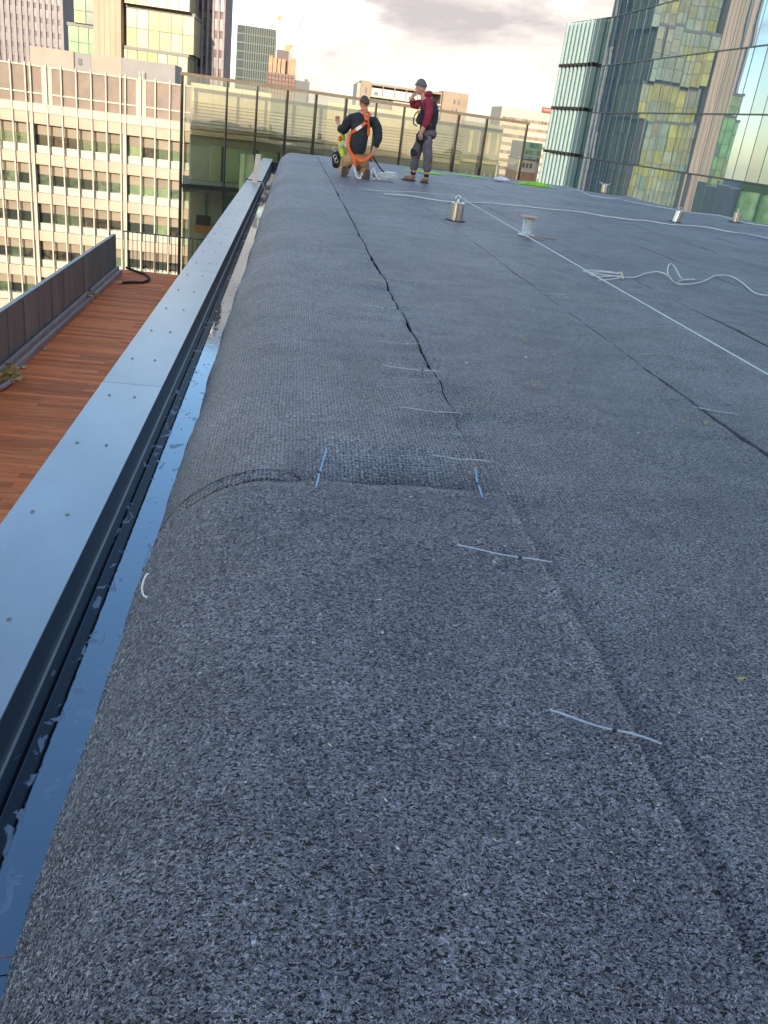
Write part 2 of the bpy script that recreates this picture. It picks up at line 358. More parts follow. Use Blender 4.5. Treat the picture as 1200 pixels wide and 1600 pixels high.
def ripple(x, y, k):
    z = 0.004 * fbm(x * 2.0, y * 1.6, k * 5.0) + 0.0055 * fbm(x * 0.7, y * 7.0, k * 3.0 + 9)
    d = abs(x - seam_x(1, y)); z += 0.019 * math.exp(-d / 0.24) * fbm(x * 1.2, y * 5.2, 4.4) * (1 if 2.6 < y < 9 else 0.35)
    return z
TH = 0.017
def sheet(name, rows, parent=None, label=None):
    """rows: lists of (point, inward direction down) -> closed sheet: top, skirt all round and bottom"""
    nr, nc = len(rows), len(rows[0]); vs = [p for r in rows for p in r]
    fs = [(i * nc + j, i * nc + j + 1, (i + 1) * nc + j + 1, (i + 1) * nc + j) for i in range(nr - 1) for j in range(nc - 1)]
    border = [(0, j) for j in range(nc)] + [(i, nc - 1) for i in range(1, nr)] + [(nr - 1, j) for j in range(nc - 2, -1, -1)] + [(i, 0) for i in range(nr - 2, 0, -1)]
    b0 = len(vs)
    for (i, j) in border:
        p = rows[i][j]; q = rows[i][max(0, j - 1)] if j else rows[i][1]
        q2 = rows[i][min(nc - 1, j + 1)]; q1 = rows[i][max(0, j - 1)]
        t = Vector(q2) - Vector(q1); n_ = Vector((t.z, 0, -t.x)); n_ = n_ if n_.z < 0 or (abs(n_.z) < 1e-4 and n_.x > 0) else -n_
        n_.normalize(); vs.append((p[0] + n_.x * TH, p[1], p[2] + n_.z * TH))
    nb = len(border)
    for k in range(nb):
        a = border[k][0] * nc + border[k][1]; b = border[(k + 1) % nb][0] * nc + border[(k + 1) % nb][1]
        fs.append((a, b0 + k, b0 + (k + 1) % nb, b))
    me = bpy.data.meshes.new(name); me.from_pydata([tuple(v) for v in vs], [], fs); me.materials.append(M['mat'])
    me.polygons.foreach_set('use_smooth', [True] * len(me.polygons)); me.set_sharp_from_angle(angle=R(60))
    o = bpy.data.objects.new(name, me); COL.objects.link(o)
    return tag(o, label, 'mat', 'drainage mats rolled out along the roof')
def edge_strip(y0, y1, near, far, label, piece):
    rows = []
    SL = RR * math.pi / 2 + 0.06
    for y in steps(y0, y1, near, far):
        xr = seam_x(1, y) - gap(1, y) / 2; fl = xr - RC[0]; r = []
        nf = 42; na = 46
        ss = [-fl * (1 - i / nf) for i in range(nf)] + [SL * i / na for i in range(na + 1)]
        hem = 0.010 * fbm(y * 2.4, 7.0) + 0.006 * fbm(y * 9, 3.0)
        for s in ss:
            u = (s + fl) / (fl + SL)
            off = ripple(RC[0] - s, y, 0)
            off += 0.012 * fbm(y * 1.5, 1.7) * max(0, min(1, s / 0.4)) + 0.004 * fbm(y * 6, s * 6, 3) * max(0, min(1, s / 0.3))
            de = s + fl                                  # distance from the seam edge
            off += 0.009 * max(0, 1 - de / 0.05) * (0.7 + fbm(y * 4, 5.0))
            if piece == 'near': off += 0.010                       # the near piece lies on top
            if piece == 'near':
                off -= 0.010 * max(0, 1 - (y1 - y) / 0.06) * max(0, min(1, (0.16 - (RC[0] - s)) / 0.1))
            else:
                xx = RC[0] - s; d = (y - y0); off -= 0.008 * max(0, 1 - d / 0.05)
                if xx > 0.06 and d < 0.40:              # the pocket where this piece sags away from the near one
                    w = math.sin(math.pi * min(1, max(0, (xx - 0.06) / 0.60))) ** 0.75
                    off -= 0.125 * w * max(0, 1 - d / 0.40) ** 1.6
            x, z = profile(s, off)
            r.append((x, y + (0.020 * max(0, min(1, (0.2 - x) / 0.15)) * (1 if y > 2.2 + .1 * 0 and piece == 'far' else 0) if y < 2.3 else 0) + (0.016 * fbm(x * 3, 2.0) if (piece == 'near' and y > y1 - 0.3) or (piece == 'far' and y < y0 + 0.3) else 0) * 1.0, z if s <= RR * 1.5 else z + hem))
        rows.append(r)
    return sheet('edge_mat', rows, label=label)
YJ = 2.23
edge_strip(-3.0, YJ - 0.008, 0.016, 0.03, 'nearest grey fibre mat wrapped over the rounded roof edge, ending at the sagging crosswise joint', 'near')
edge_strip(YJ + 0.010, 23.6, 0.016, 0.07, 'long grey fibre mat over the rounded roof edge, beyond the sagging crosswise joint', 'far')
mat_labels = ['dark fibre mat strip next to the edge mat, running to the kneeling worker', 'dark fibre mat strip carrying the nearest steel anchor post',
              'dark fibre mat strip carrying the wire spool and the bundle of loose white cable', 'dark fibre mat strip just beyond the wire spool from the roof edge', 'dark fibre mat strip passing between the green netting and the wire spool',
              'dark fibre mat strip with the small steel anchor leaning beside a black gap', 'dark fibre mat strip between the two small anchors near the glass facade', 'outermost dark fibre mat strip under the anchor nearest the glass facade']
for k in range(1, 9):
    rows = []
    yend = min(23.9, 24.2 - max(0, (0.68 + 1.125 * k - 7.98)) / 0.3105) 
    for y in steps(-1.5 if k < 4 else 2.0, yend, 0.03 if k < 3 else 0.06, 0.10):
        xl = seam_x(k, y) + gap(k, y) / 2; xr = seam_x(k + 1, y) - gap(k + 1, y) / 2; r = []
        nn = 34 if k < 3 else 22
        for i in range(nn + 1):
            u = i / nn; u = 0.5 - 0.5 * math.cos(math.pi * u); u = 0.6 * u + 0.4 * i / nn
            x = xr + (xl - xr) * u; z = ripple(x, y, k)
            dl = x - xl; dr = xr - x
            z += 0.30 * gap(k, y) * max(0, 1 - dl / 0.12) + 0.30 * gap(k + 1, y) * max(0, 1 - dr / 0.12)
            if k == 1: z -= (0.015 + 0.020 * max(0, min(1, (1.5 - y) / 0.5))) * max(0, 1 - dl / 0.07) * (1 if y < 2.6 else 0.3)
            r.append((x, y, z))
        rows.append(r)
    sheet('drainage_mat', rows, label=mat_labels[k - 1])

# ------------------------------------------------------------------ terrace below
M['board'] = mat('board', (0.76, 0.15, 0.03), 0.6, spec=0.12, var=0.18, scale=6, stretch=(0.4, 4, 1), bump=0.08, bscale=30, per=0.28, col2=(0.72, 0.23, 0.08))
M['panel_grey'] = mat('panel_grey', (0.23, 0.235, 0.225), 0.45, metal=0.3, var=0.15, scale=3, stretch=(1, 1, 0.25), per=0.08)
M['cover_wood'] = mat('cover_wood', (0.36, 0.27, 0.25), 0.6, var=0.2, scale=5, stretch=(4, 0.4, 1), bump=0.1, per=0.12)
DZ = -3.55
tag(MB().box(-4.8, -0.742, 0, 24.7, GROUND, DZ - 0.04).build('terrace_base', M['render_grey']), kind='structure')
dk = MB().box(-4.46, -0.742, 4.0, 24.65, DZ - 0.039, DZ - 0.032).build('deck', M['dark_metal']); tag(dk, kind='structure')
y = 5.0; bms = {}
while y < 24.55:
    cut = random.choice((-3.6, -3.1, -2.4, -1.8))
    for a, b in ((-4.46, cut - 0.002), (cut + 0.002, -0.742)):
        L_ = round(b - a, 3)
        if L_ not in bms: bms[L_] = MB().box(-L_ / 2, L_ / 2, -0.0715, 0.0715, -0.024, 0).mesh('deck_board', M['board'])
        inst('deck_board', bms[L_], dk, ((a + b) / 2, y, DZ + random.uniform(-.001, .001)))
    y += 0.15
gw = thing('boundary_wall', 'low grey sheet-metal wall along the red deck, with upright seams', 'wall', (-4.55, 14, DZ))
pm = MB().box(-0.05, 0.0, -0.46, 0.46, 0.0, 0.99).box(0.0, 0.018, 0.44, 0.46, 0.0, 0.99).mesh('panel', M['panel_grey'])
for i in range(20): inst('panel', pm, gw, (-4.50, 23.43 - 0.933 * i, DZ))
MB().box(-4.57, -4.49, 5.0, 23.93, DZ + 0.991, DZ + 1.02).build('coping', M['panel_grey'], gw)
for (ya, yb, lb) in ((20.6, 23.9, 'farther pair of brown timber planks lying along the grey wall, by the black hose'), (7.0, 20.3, 'nearer and longer run of brown timber planks lying along the grey wall')):
    t = thing('timber_planks', lb, 'planks', (-4.42, (ya + yb) / 2, DZ), 'timber planks along the grey wall')
    n_ = max(1, round((yb - ya) / 3.3)); s_ = (yb - ya) / n_
    for i in range(n_):
        a, b = ya + i * s_ + 0.004, ya + (i + 1) * s_ - 0.004
        MB().box(-4.478, -4.405, a, b, DZ + 0.002, DZ + 0.20).build('plank', M['cover_wood'], t, bevel=0.006)
        MB().box(-4.400, -4.325, a, b, DZ + 0.002, DZ + 0.115).build('plank', M['cover_wood'], t, bevel=0.006)
bl = thing('balustrade', 'thin dark bar balustrade closing the far end of the red deck', 'balustrade', (-2.6, 24.62, DZ))
bar = MB().box(-0.008, 0.008, -0.008, 0.008, 0, 1.0).mesh('bar', M['dark_metal'])
xx = -4.4
while xx < -0.8:
    inst('bar', bar, bl, (xx, 24.62, DZ)); xx += 0.115
MB().box(-4.45, -0.75, 24.60, 24.64, DZ + 1.001, DZ + 1.03).build('handrail', M['dark_metal'], bl)

# ------------------------------------------------------------------ office building on the left
M['cream'] = mat('cream', (0.50, 0.43, 0.33), 0.7, var=0.06, scale=0.6, stretch=(1, 1, 0.4))
M['peach'] = mat('peach', (0.43, 0.33, 0.245), 0.7, var=0.08, scale=0.6)
M['screen_brown'] = mat('screen_brown', (0.235, 0.18, 0.14), 0.75, var=0.1, scale=0.8, per=0.05)
M['blind'] = mat('blind', (0.24, 0.195, 0.135), 0.6, var=0.12, scale=0.5, per=0.10)
M['sill'] = mat('sill', (0.37, 0.38, 0.30), 0.4, var=0.06, scale=0.7)
M['fin'] = mat('fin', (0.48, 0.42, 0.33), 0.5, var=0.05)
def mat_window(name, a, b, clutter=0.55):
    m = mat(name, a, 0.12, var=0.3, scale=1.3, col2=b, spec=0.7, per=0.35, stretch=(1, 1, 1.6), ramp=(0.42, 0.6)); return m
M['win'] = [mat_window('window_a', (0.035, 0.05, 0.035), (0.02, 0.03, 0.025)), mat_window('window_b', (0.14, 0.19, 0.10), (0.05, 0.07, 0.045)),
            mat_window('window_c', (0.22, 0.30, 0.15), (0.12, 0.17, 0.09)), mat_window('window_d', (0.015, 0.02, 0.02), (0.07, 0.06, 0.035))]
OY = 95.0
ob = thing('office_building', 'cream office block with thin vertical fins and rows of green windows beyond the red deck', 'office building', (-20, OY, GROUND))
X0, X1 = -41.5, -5.5
MB().box(X0, X1, OY + 0.6, OY + 22, GROUND, -1.4).build('wall', M['peach'], ob)
xs = []; x = -43.9 + 0.42
for c in range(5):
    base = -43.75 + 8.89 * c
    xs += [(base, 1), (base + 0.48, 1)] + [(base + 0.48 + 1.4 * q + 0.05, 0) for q in range(1, 6)]
xs = [(a, d) for a, d in xs if X0 < a < X1]
finm = MB().box(-0.055, 0.055, -0.9, -0.62, -30.5, 2.25).mesh('fin', M['fin'])
for a, d in xs: inst('fin', finm, ob, (a, OY, 0))
tops = [-2.1 - 3.72 * i for i in range(7)]
bandm = MB().box(X0, X1, OY - 0.6, OY + 0.6, -1.02, 0).mesh('b', M['peach'])
def band(name, z0, z1, yo, m): return MB().box(X0, X1, OY + yo, OY + 0.6, z0, z1).build(name, m, ob)
band('cornice', -2.08, -1.35, -0.75, M['cream']); band('coping', -1.34, -1.28, -0.8, M['cream'])
wa = [a for a, d in xs]
for i, zt in enumerate(tops):
    band('floor_band', zt - 1.02, zt, -0.6, M['peach'])
    for a, b in zip(wa, wa[1:]):
        w = b - a
        if w < 0.7:
            MB().box(a + 0.02, b - 0.02, OY - 0.45, OY + 0.3, zt - 3.72, zt - 1.02).build('column', M['sill'], ob); continue
        key = (round(w, 2),)
        if key not in bms:
            h = w / 2 - 0.03
            bms[key] = (MB().box(-h, h, 0.28, 0.32, -0.98, 0).mesh('blind', M['blind']), MB().box(-h, h, 0.0, 0.3, -0.72, 0).mesh('sill', M['sill']),
                        [MB().box(-h, h, 0.33, 0.37, -0.94, 0).mesh('window_pane', q) for q in M['win']])
        bb, sm, pn = bms[key]; c = (a + b) / 2
        q = random.choices(range(4), (2, 4, 4, 1) if i < 2 else ((4, 2, 1, 4) if i > 2 else (3, 4, 2, 2)))[0]
        inst('blind', bb, ob, (c, OY - 0.1, zt - 1.04)); inst('window_pane', pn[q], ob, (c, OY - 0.1, zt - 2.04)); inst('sill_panel', sm, ob, (c, OY - 0.2, zt - 2.99))
# screen on the roof
for a, b in [(-41.5, -34.9), (-34.89, -25.9), (-25.89, -17.0), (-16.99, -8.1), (-8.09, -5.5)]: MB().box(a, b, OY - 0.46, OY + 0.6, -1.28, 2.0).build('roof_screen', M['screen_brown'], ob)
MB().box(X0, X1, OY - 0.62, OY - 0.52, 1.92, 2.05).build('top_rail', M['cream'], ob); MB().box(X0, X1, OY - 0.62, OY - 0.52, -0.45, -0.32).build('rail', M['fin'], ob)
for c in range(5):
    xa = -43.75 + 8.89 * c + 1.45
    if xa + 0.95 < X1 and xa > X0: MB().box(xa, xa + 0.95, OY - 0.56, OY - 0.462, -1.28, 1.9).build('post', M['cream'], ob)
M['plant_beige'] = mat('plant_beige', (0.34, 0.285, 0.225), 0.8, var=0.06, scale=0.6)
M['plant_grey'] = mat('plant_grey', (0.25, 0.235, 0.22), 0.7, var=0.06, scale=0.6)
pr = thing('plant_room', 'beige flat-topped plant room with a grey door bay on the office roof', 'plant room', (-20, 106, -1.5))
def face(px0, px1, pyt, Y, zb, depth, name, m, parent, bevel=0):
    a = at_y(px0, pyt, Y); b = at_y(px1, pyt + (px1 - px0) * 0.135, Y)
    return MB().box(a[0], b[0] - 0.02, Y, Y + depth, zb, a[2]).build(name, m, parent)
face(46, 115, 71, 106, -2, 8, 'wall', M['plant_beige'], pr)
face(115, 142, 81, 106.3, -2, 7, 'door_bay', M['plant_grey'], pr); face(122, 128, 91, 106.2, at_y(122, 101, 106)[2], 0.1, 'vent', M['dark_metal'], pr)
face(142, 190, 84, 106, -2, 8, 'wall', M['plant_beige'], pr)
ps = face(190, 274, 90, 105, -2, 6, 'plant_screen', M['plant_grey'], None); tag(ps, 'long grey metal screen on the office roof below the yellow glass tower', 'screen')
for px in (218, 223):
    a = at_y(px, 125, 104)
    tag(MB().tube([(a[0], 104, -1.5), (a[0], 104, at_y(px, 110, 104)[2])], 0.07).build('vent_pipe', M['fin']), 'thin pale vent pipe in front of the grey roof screen, ' + ('nearer the beige plant room' if px == 218 else 'nearer the glass-walled block'), 'pipe', 'vent pipes on the office roof')

# ------------------------------------------------------------------ glass tower with stone core
TY = 170.0
M['stone_core'] = mat('stone_core', (0.46, 0.31, 0.21), 0.8, var=0.08, scale=0.4, stretch=(1, 1, 0.3))
def tile_mat(name, c, r=0.15): return mat(name, tuple(q * .72 for q in c), 0.3, var=0.25, scale=0.5, spec=0.4, per=0.10)
tiles = [tile_mat('glass_olive', (0.25, 0.26, 0.11)), tile_mat('glass_yellow', (0.42, 0.36, 0.06)), tile_mat('glass_pale', (0.34, 0.34, 0.20)), tile_mat('glass_mint', (0.27, 0.32, 0.21)), tile_mat('glass_amber', (0.32, 0.28, 0.11))]
greens = [tile_mat('glass_green', (0.09, 0.17, 0.08)), tile_mat('glass_lime', (0.20, 0.27, 0.09)), tile_mat('glass_bright_green', (0.15, 0.34, 0.13)), tile_mat('glass_deep_green', (0.07, 0.15, 0.10))]
M['tower_dark'] = mat('tower_dark', (0.05, 0.05, 0.045), 0.4, var=0.2)
gtw = thing('glass_tower', 'tower of stacked yellow and green glass boxes round a pale stone core', 'tower', (-25, TY, GROUND))
def px_x(px, py, Y): return at_y(px, py, Y)[0]
TT = 34.0
cx0, cx1 = px_x(152, 50, TY), px_x(194, 50, TY)
MB().box(cx0, cx1, TY - 3, TY + 14, GROUND, TT).build('core', M['stone_core'], gtw)
for q in range(1, 5): MB().box(cx0 + (cx1 - cx0) * q / 5 - 0.03, cx0 + (cx1 - cx0) * q / 5 + 0.03, TY - 3.05, TY - 3.001, GROUND, TT).build('joint', M['tower_dark'], gtw)
yx0, yx1 = px_x(196, 50, TY), px_x(303, 60, TY)
def stack(x0, x1, boxes, ms, weights, pitch):
    for (z0, z1, yo, xa, xb) in boxes:
        a, b = x0 + xa, x1 + xb; Y = TY + yo
        MB().box(a, b, Y + 0.25, Y + 12, z0, z1).build('box_core', M['tower_dark'], gtw)
        MB().box(a - 0.15, b + 0.15, Y - 0.1, Y + 12, z1 + 0.002, z1 + 0.5).build('box_roof', M['tower_dark'], gtw)
        nx = max(1, round((b - a) / pitch)); w = (b - a) / nx; nz_ = max(1, round((z1 - z0) / 2.4)); h = (z1 - z0) / nz_
        for m_ in ms:
            m_['k'] = 1
        mesh = [MB().box(-w / 2 + 0.05, w / 2 - 0.05, 0, 0.2, 0.04, h - 0.04).mesh('tile', m_) for m_ in ms]
        for i in range(nx):
            for j in range(nz_): inst('glass_panel', mesh[int(min(.999, max(0, .5 + .62 * noise.noise(Vector((i * .55, (z0 + h * j) * .16, x0 * .3))) + random.uniform(-.16, .16))) * len(mesh))], gtw, (a + w * (i + .5), Y, z0 + h * j), rot=(R(random.uniform(-.3, .3)), 0, R(random.uniform(-.3, .3))))
        # side panels towards the street
        for j in range(nz_):
            for yy in range(5):
                o = inst('glass_panel', random.choices(mesh, weights)[0], gtw, (b + 0.01, Y + 1.3 + yy * 2.2, z0 + h * j), rot=(0, 0, R(90)))
zA = at_y(250, 79, TY)[2]; zB = at_y(250, 14, TY)[2]
stack(yx0, yx1, [(GROUND + 12, zA - 0.5, -1.4, -1.2, -0.8), (zA, zB - 0.5, 0, 0, 0), (zB, zB + 8.5, -2.0, 0.2, -0.6), (zB + 9, zB + 17.5, 0.6, 0, 0.5)], tiles, (4, 2, 3, 2, 2), 1.8)
stack(px_x(103, 50, TY), cx0 - 0.05, [(GROUND + 12, zA + 2.0, 1.5, 0, 0), (zA + 2.5, zB, 0.8, 1.2, 0)], greens, (3, 3, 1, 2), 1.9)
# grey tower at the far left and the dark brick tower behind
M['mauve'] = mat('mauve', (0.20, 0.175, 0.18), 0.7, var=0.1, scale=0.2)
M['mauve_light'] = mat('mauve_light', (0.27, 0.24, 0.235), 0.7, var=0.1, scale=0.2)
M['win_dark'] = mat('win_dark', (0.07, 0.07, 0.085), 0.25, var=0.3, scale=0.3, per=0.4)
def rib_tower(name, label, x0, x1, Y, z1, depth, npier, nfl, wm, pm_, rim=None, wfrac=0.5, maxz=-1e9):
    t = thing(name, label, 'tower', ((x0 + x1) / 2, Y, GROUND))
    MB().box(x0, x1, Y + 0.6, Y + depth, GROUND, z1).build('wall', wm, t)
    w = (x1 - x0) / npier
    pier = MB().box(-w * (1 - wfrac) / 2, w * (1 - wfrac) / 2, 0, 0.6, GROUND, z1 - 0.05).mesh('pier', pm_)
    for i in range(npier + 1): inst('pier', pier, t, (x0 + w * i, Y, 0))
    h = 3.2; win = MB().box(-w * wfrac / 2 + 0.02, w * wfrac / 2 - 0.02, 0.4, 0.59, 0, h * 0.6).mesh('window', M['win_dark'])
    for j in range(nfl):
        z = z1 - h * (j + 1)
        if z < maxz: break
        for i in range(npier): inst('window', win, t, (x0 + w * (i + .5), Y, z))
    if rim: MB().box(x0 - 0.1, x1 + 0.1, Y - 0.1, Y + depth, z1 + 0.002, z1 + 0.8).build('roof', rim, t)
    return t
rib_tower('grey_tower', 'mauve-grey ribbed tower in the upper left corner, behind the office block', px_x(-60, 50, 260), px_x(97, 50, 260), 260, 60, 25, 17, 22, M['mauve'], M['mauve_light'], wfrac=0.5, maxz=-3)
M['brick_dark'] = mat('brick_dark', (0.22, 0.175, 0.17), 0.8, var=0.3, scale=0.8)
M['brick_mid'] = mat('brick_mid', (0.34, 0.28, 0.27), 0.8, var=0.2, scale=0.8)
rib_tower('brick_tower', 'dark brick tower standing right behind the yellow glass boxes', px_x(299, 50, 184), px_x(349, 50, 184), 184.5, 45, 22, 6, 16, M['brick_dark'], M['brick_mid'], wfrac=0.6, maxz=-3)

# ------------------------------------------------------------------ glass-walled block across the roof's far end
gl = [285, 356, 403, 450, 495, 542, 589, 633, 676, 718, 762, 825]
GA = at_y(285, 112, 28.5); GB = at_y(825, 192, 33.0); A2 = Vector((GA[0], GA[1])); B2 = Vector((GB[0], GB[1])); GD = (B2 - A2).normalized()
GT = 1.62
def gpt(px):                                   # where the sight line at px meets the glass line
    r = ray(px, 112 + (px - 285) * 0.148); d = Vector((r[0], r[1])); 
    # A2 + t*GD = s*d
    det = GD.x * (-d.y) - GD.y * (-d.x); t = (-A2.x * (-d.y) + A2.y * (-d.x)) / det
    return t
ts = [gpt(p) for p in gl]
gb = thing('glass_walled_block', 'glass-fronted block with a top rail and louvres at the far end of the roof', 'building', (2, 31, GROUND))
ang = math.atan2(GD.y, GD.x)
M['frame'] = mat('frame', (0.035, 0.033, 0.03), 0.4, metal=0.3, var=0.2)
M['rail'] = mat('rail', (0.20, 0.155, 0.10), 0.45, metal=0.3, var=0.15)
M['clear_glass'] = mat_glass('clear_glass', (0.95, 0.92, 0.84), 0.13, trans=0.93, wav=0.15, wscale=0.9)
M['sand_reflection'] = mat('sand_reflection', (0.60, 0.49, 0.32), 0.8, var=0.10, scale=1.2)
M['louvre'] = mat('louvre', (0.56, 0.45, 0.29), 0.6, var=0.08, per=0.05)
M['louvre_grey'] = mat('louvre_grey', (0.40, 0.37, 0.26), 0.6, var=0.12, per=0.05)
M['wall_olive'] = mat('wall_olive', (0.29, 0.285, 0.20), 0.8, var=0.12, scale=0.8)
M['green_glass'] = mat('green_glass', (0.30, 0.37, 0.17), 0.15, var=0.25, scale=0.8, spec=0.6, per=0.12)
M['green_glass2'] = mat('green_glass2', (0.18, 0.32, 0.18), 0.15, var=0.35, scale=0.8, spec=0.6, per=0.2)
def gslab(t0, t1, z0, z1, off, th, name, m, parent=gb):
    o = MB().slab(A2 + GD * t0, A2 + GD * t1, z0, z1, th, off).build(name, m, parent); return o
def gdeep(t0, t1, z0, z1, off, k, name, m):     # a block behind the glass line, its ends running away from the roof
    n = Vector((-GD.y, GD.x)) * off; a = A2 + GD * t0 + n; b = A2 + GD * t1 + n
    return MB().prism([tuple(a), tuple(b), tuple(b * k), tuple(a * k)], z0, z1).build(name, m, gb)
ZT = [1.53, -1.53, -5.0, -8.5]
gslab(ts[0] - 0.05, ts[-1] + 0.06, 1.53, GT, -0.05, 0.12, 'top_rail', M['rail'])
for i, t in enumerate(ts):
    w = 0.022 if i not in (0, 3, 4, 5, 9, 10) else 0.036
    gslab(t - w, t + w, -8.5, 1.53, -0.04, 0.09, 'post', M['frame'])
for z in ZT[1:3]: gslab(ts[0] + 0.06, ts[-1] - 0.06, z - 0.06, z + 0.06, -0.03, 0.10, 'transom', M['frame'])
for i in range(11):
    for j in range(3):
        a, b = ts[i] + 0.038, ts[i + 1] - 0.038
        gslab(a, b, ZT[j + 1] + 0.065, ZT[j] - (0.065 if j else 0.003), 0.0, 0.012, 'pane', M['clear_glass'])
BK = 1.5
for i in range(11):
    a, b = ts[i] + 0.004, ts[i + 1] - 0.004
    if i == 0: a += BK * 0.47
    grey = i in (3, 4, 9)  # grey bays lack the warm pane reflection that the others carry as colour
    top = 1.28 if grey else 1.40
    if i == 10:
        gslab(a, b, -1.4, 1.40, BK, 0.2, 'back_wall', M['wall_olive']); continue
    gslab(a, b, 0.86, top, BK, 0.2, 'back_wall', M['wall_olive'] if grey else M['sand_reflection'])
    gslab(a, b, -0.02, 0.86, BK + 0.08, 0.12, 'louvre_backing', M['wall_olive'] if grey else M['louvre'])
    for q in range(9):
        z = 0.80 - q * 0.098
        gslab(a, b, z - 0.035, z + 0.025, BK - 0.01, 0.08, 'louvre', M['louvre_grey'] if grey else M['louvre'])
    gslab(a, b, -0.10, -0.022, BK - 0.08, 0.16, 'ledge', M['louvre'])
    gslab(a, b, -0.36, -0.102, BK + 0.02, 0.18, 'lintel', M['wall_olive'])
    if i == 0:
        gslab(a, a + 1.0, -1.45, -0.362, BK, 0.2, 'pillar', M['wall_olive']); a += 1.06
    mid = a + (b - a) * (0.42 if i % 2 else 0.62)
    for (p, q) in ((a, mid - 0.04), (mid + 0.04, b)): gslab(p, q, -1.44, -0.364, BK + 0.06, 0.1, 'window_pane', M['green_glass'])
    gslab(mid - 0.038, mid + 0.038, -1.44, -0.364, BK + 0.02, 0.14, 'window_frame', M['frame'])
gdeep(ts[0] + 0.1, ts[-1] - .1, -1.72, -1.46, 0.14, 1.1, 'floor', M['wall_olive'])
for i in range(4):
    a, b = ts[i] + 0.01 + (BK * .47 if i == 0 else 0), ts[i + 1] - 0.01
    gslab(a, a + 0.5, -4.9, -1.73, BK, 0.2, 'pillar', M['wall_olive']); gslab(a + 0.52, b, -4.9, -1.73, BK + 0.1, 0.1, 'window_pane', M['green_glass2'])
gdeep(ts[0] + 0.1, ts[-1] - .1, -5.2, -4.92, 0.14, 1.1, 'floor', M['wall_olive'])
gslab(ts[0] + BK * .47, ts[-1], -8.45, -5.22, BK, 0.2, 'back_wall', M['wall_olive'])
gdeep(ts[0] - 0.03, ts[-1], GROUND, -8.52, 0.0, 1.25, 'base_wall', M['wall_olive'])
gdeep(ts[0] + BK * .6, ts[-1] - .5, -8.4, 1.1, BK + 0.35, 1.2, 'core_block', M['wall_olive'])
# perforated bay at the right end
M['pale_spot'] = mat('pale_spot', (0.60, 0.58, 0.45), 0.6)
for j in range(2):
    for i in range(5):
        t = ts[10] + 0.35 + i * 0.27; gslab(t, t + 0.07, -0.9 + j * 0.42, -0.72 + j * 0.42, BK - 0.03, 0.02, 'wall_light', M['pale_spot'])
for i in range(4):
    t = ts[10] + 0.3 + i * 0.4; gslab(t, t + 0.12, 0.35, 1.1, BK - 0.05, 0.04, 'wall_fin', M['louvre'])
gslab(ts[10] + 0.1, ts[11] - 0.1, 0.02, 0.12, BK - 0.10, 0.09, 'ledge', M['louvre'])
cr_ = thing('crate', 'small orange and black crate inside the lower glass storey', 'crate', (-3.0, 29.2, -4.9))
q = at_y(318, 352, 29.3)
MB().box(q[0] - .28, q[0] + .28, 29.1, 29.5, q[2] - .22, q[2] + .02).build('box', mat('orange_paint', (0.55, 0.20, 0.04), 0.5), cr_); MB().box(q[0] - .22, q[0] + .22, 29.12, 29.48, q[2] + .022, q[2] + .30).build('load', M['frame'], cr_)
MB().box(q[0] - .30, q[0] + .30, 29.05, 29.55, -4.919, q[2] - .222).build('stand', M['louvre_grey'], cr_)

# ------------------------------------------------------------------ far skyline
def block(name, label, px0, py0, px1, Y, depth, m, cat='building', zb=GROUND):
    a = at_y(px0, py0, Y); b = at_y(px1, py0 + (px1 - px0) * 0.13, Y); t = thing(name, label, cat, ((a[0] + b[0]) / 2, Y, GROUND))
    MB().box(a[0], b[0], Y, Y + depth, zb, a[2]).build('wall', m, t); return t, a[0], b[0], a[2]
M['teal'] = mat('teal', (0.022, 0.040, 0.040), 0.6, var=0.2, scale=0.1)
M['teal_rib'] = mat('teal_rib', (0.055, 0.085, 0.068), 0.5, var=0.1)
t, xa, xb, zt = block('ribbed_tower', 'tall teal-green ribbed tower standing left of the cranes', 371, 38, 431, 400, 18, M['teal'], 'tower')
w = (xb - xa); 
for i in range(14):
    x = xa + w * (0.22 + 0.78 * i / 13); MB().box(x - 0.22, x + 0.22, 399.4, 399.98, GROUND, zt - 0.3 * (i % 2)).build('rib', M['teal_rib'], t)
for j in range(9): MB().box(xa, xb, 399.7, 399.98, zt - 3.2 * (j + 1), zt - 3.2 * (j + 1) + 0.35).build('floor_line', M['tower_dark'], t)
M['conc_warm'] = mat('conc_warm', (0.42, 0.26, 0.16), 0.8, var=0.15, scale=0.3)
M['rust'] = mat('rust', (0.24, 0.11, 0.075), 0.7, var=0.2, scale=0.5)
t, xa, xb, zt = block('tower_under_construction', 'unfinished concrete tower with reddish scaffolding and an exposed dark core, below the cranes', 419, 112, 461, 380, 16, M['tower_dark'], 'tower')
for j in range(5): MB().box(xa - 0.2, xb + 0.2, 379.5, 379.99, zt - 1.2 - 1.5 * j, zt - 0.75 - 1.5 * j).build('floor_edge', M['rust'], t)
for i in range(9):
    x = xa + (xb - xa) * i / 8; MB().box(x - 0.15, x + 0.15, 379.0, 379.49, GROUND, zt).build('scaffold_post', M['rust'], t)
zc_ = at_y(440, 90, 380)[2]; seq = [(0, .14), (.16, .30), (.33, .44), (.47, .62), (.72, .84), (.86, 1.0)]
for a, b in seq: MB().box(xa + (xb - xa) * a, xa + (xb - xa) * b, 380.2, 390, zt + 0.01, zc_ + random.uniform(-0.6, 0.5)).build('concrete_wall', M['conc_warm'], t)
kx0, kx1 = px_x(432, 80, 380), px_x(451, 80, 380); MB().box(kx0, kx1, 384, 392, zt, at_y(440, 77, 380)[2]).build('lift_core', mat('core_dark', (0.16, 0.12, 0.11), 0.8), t)
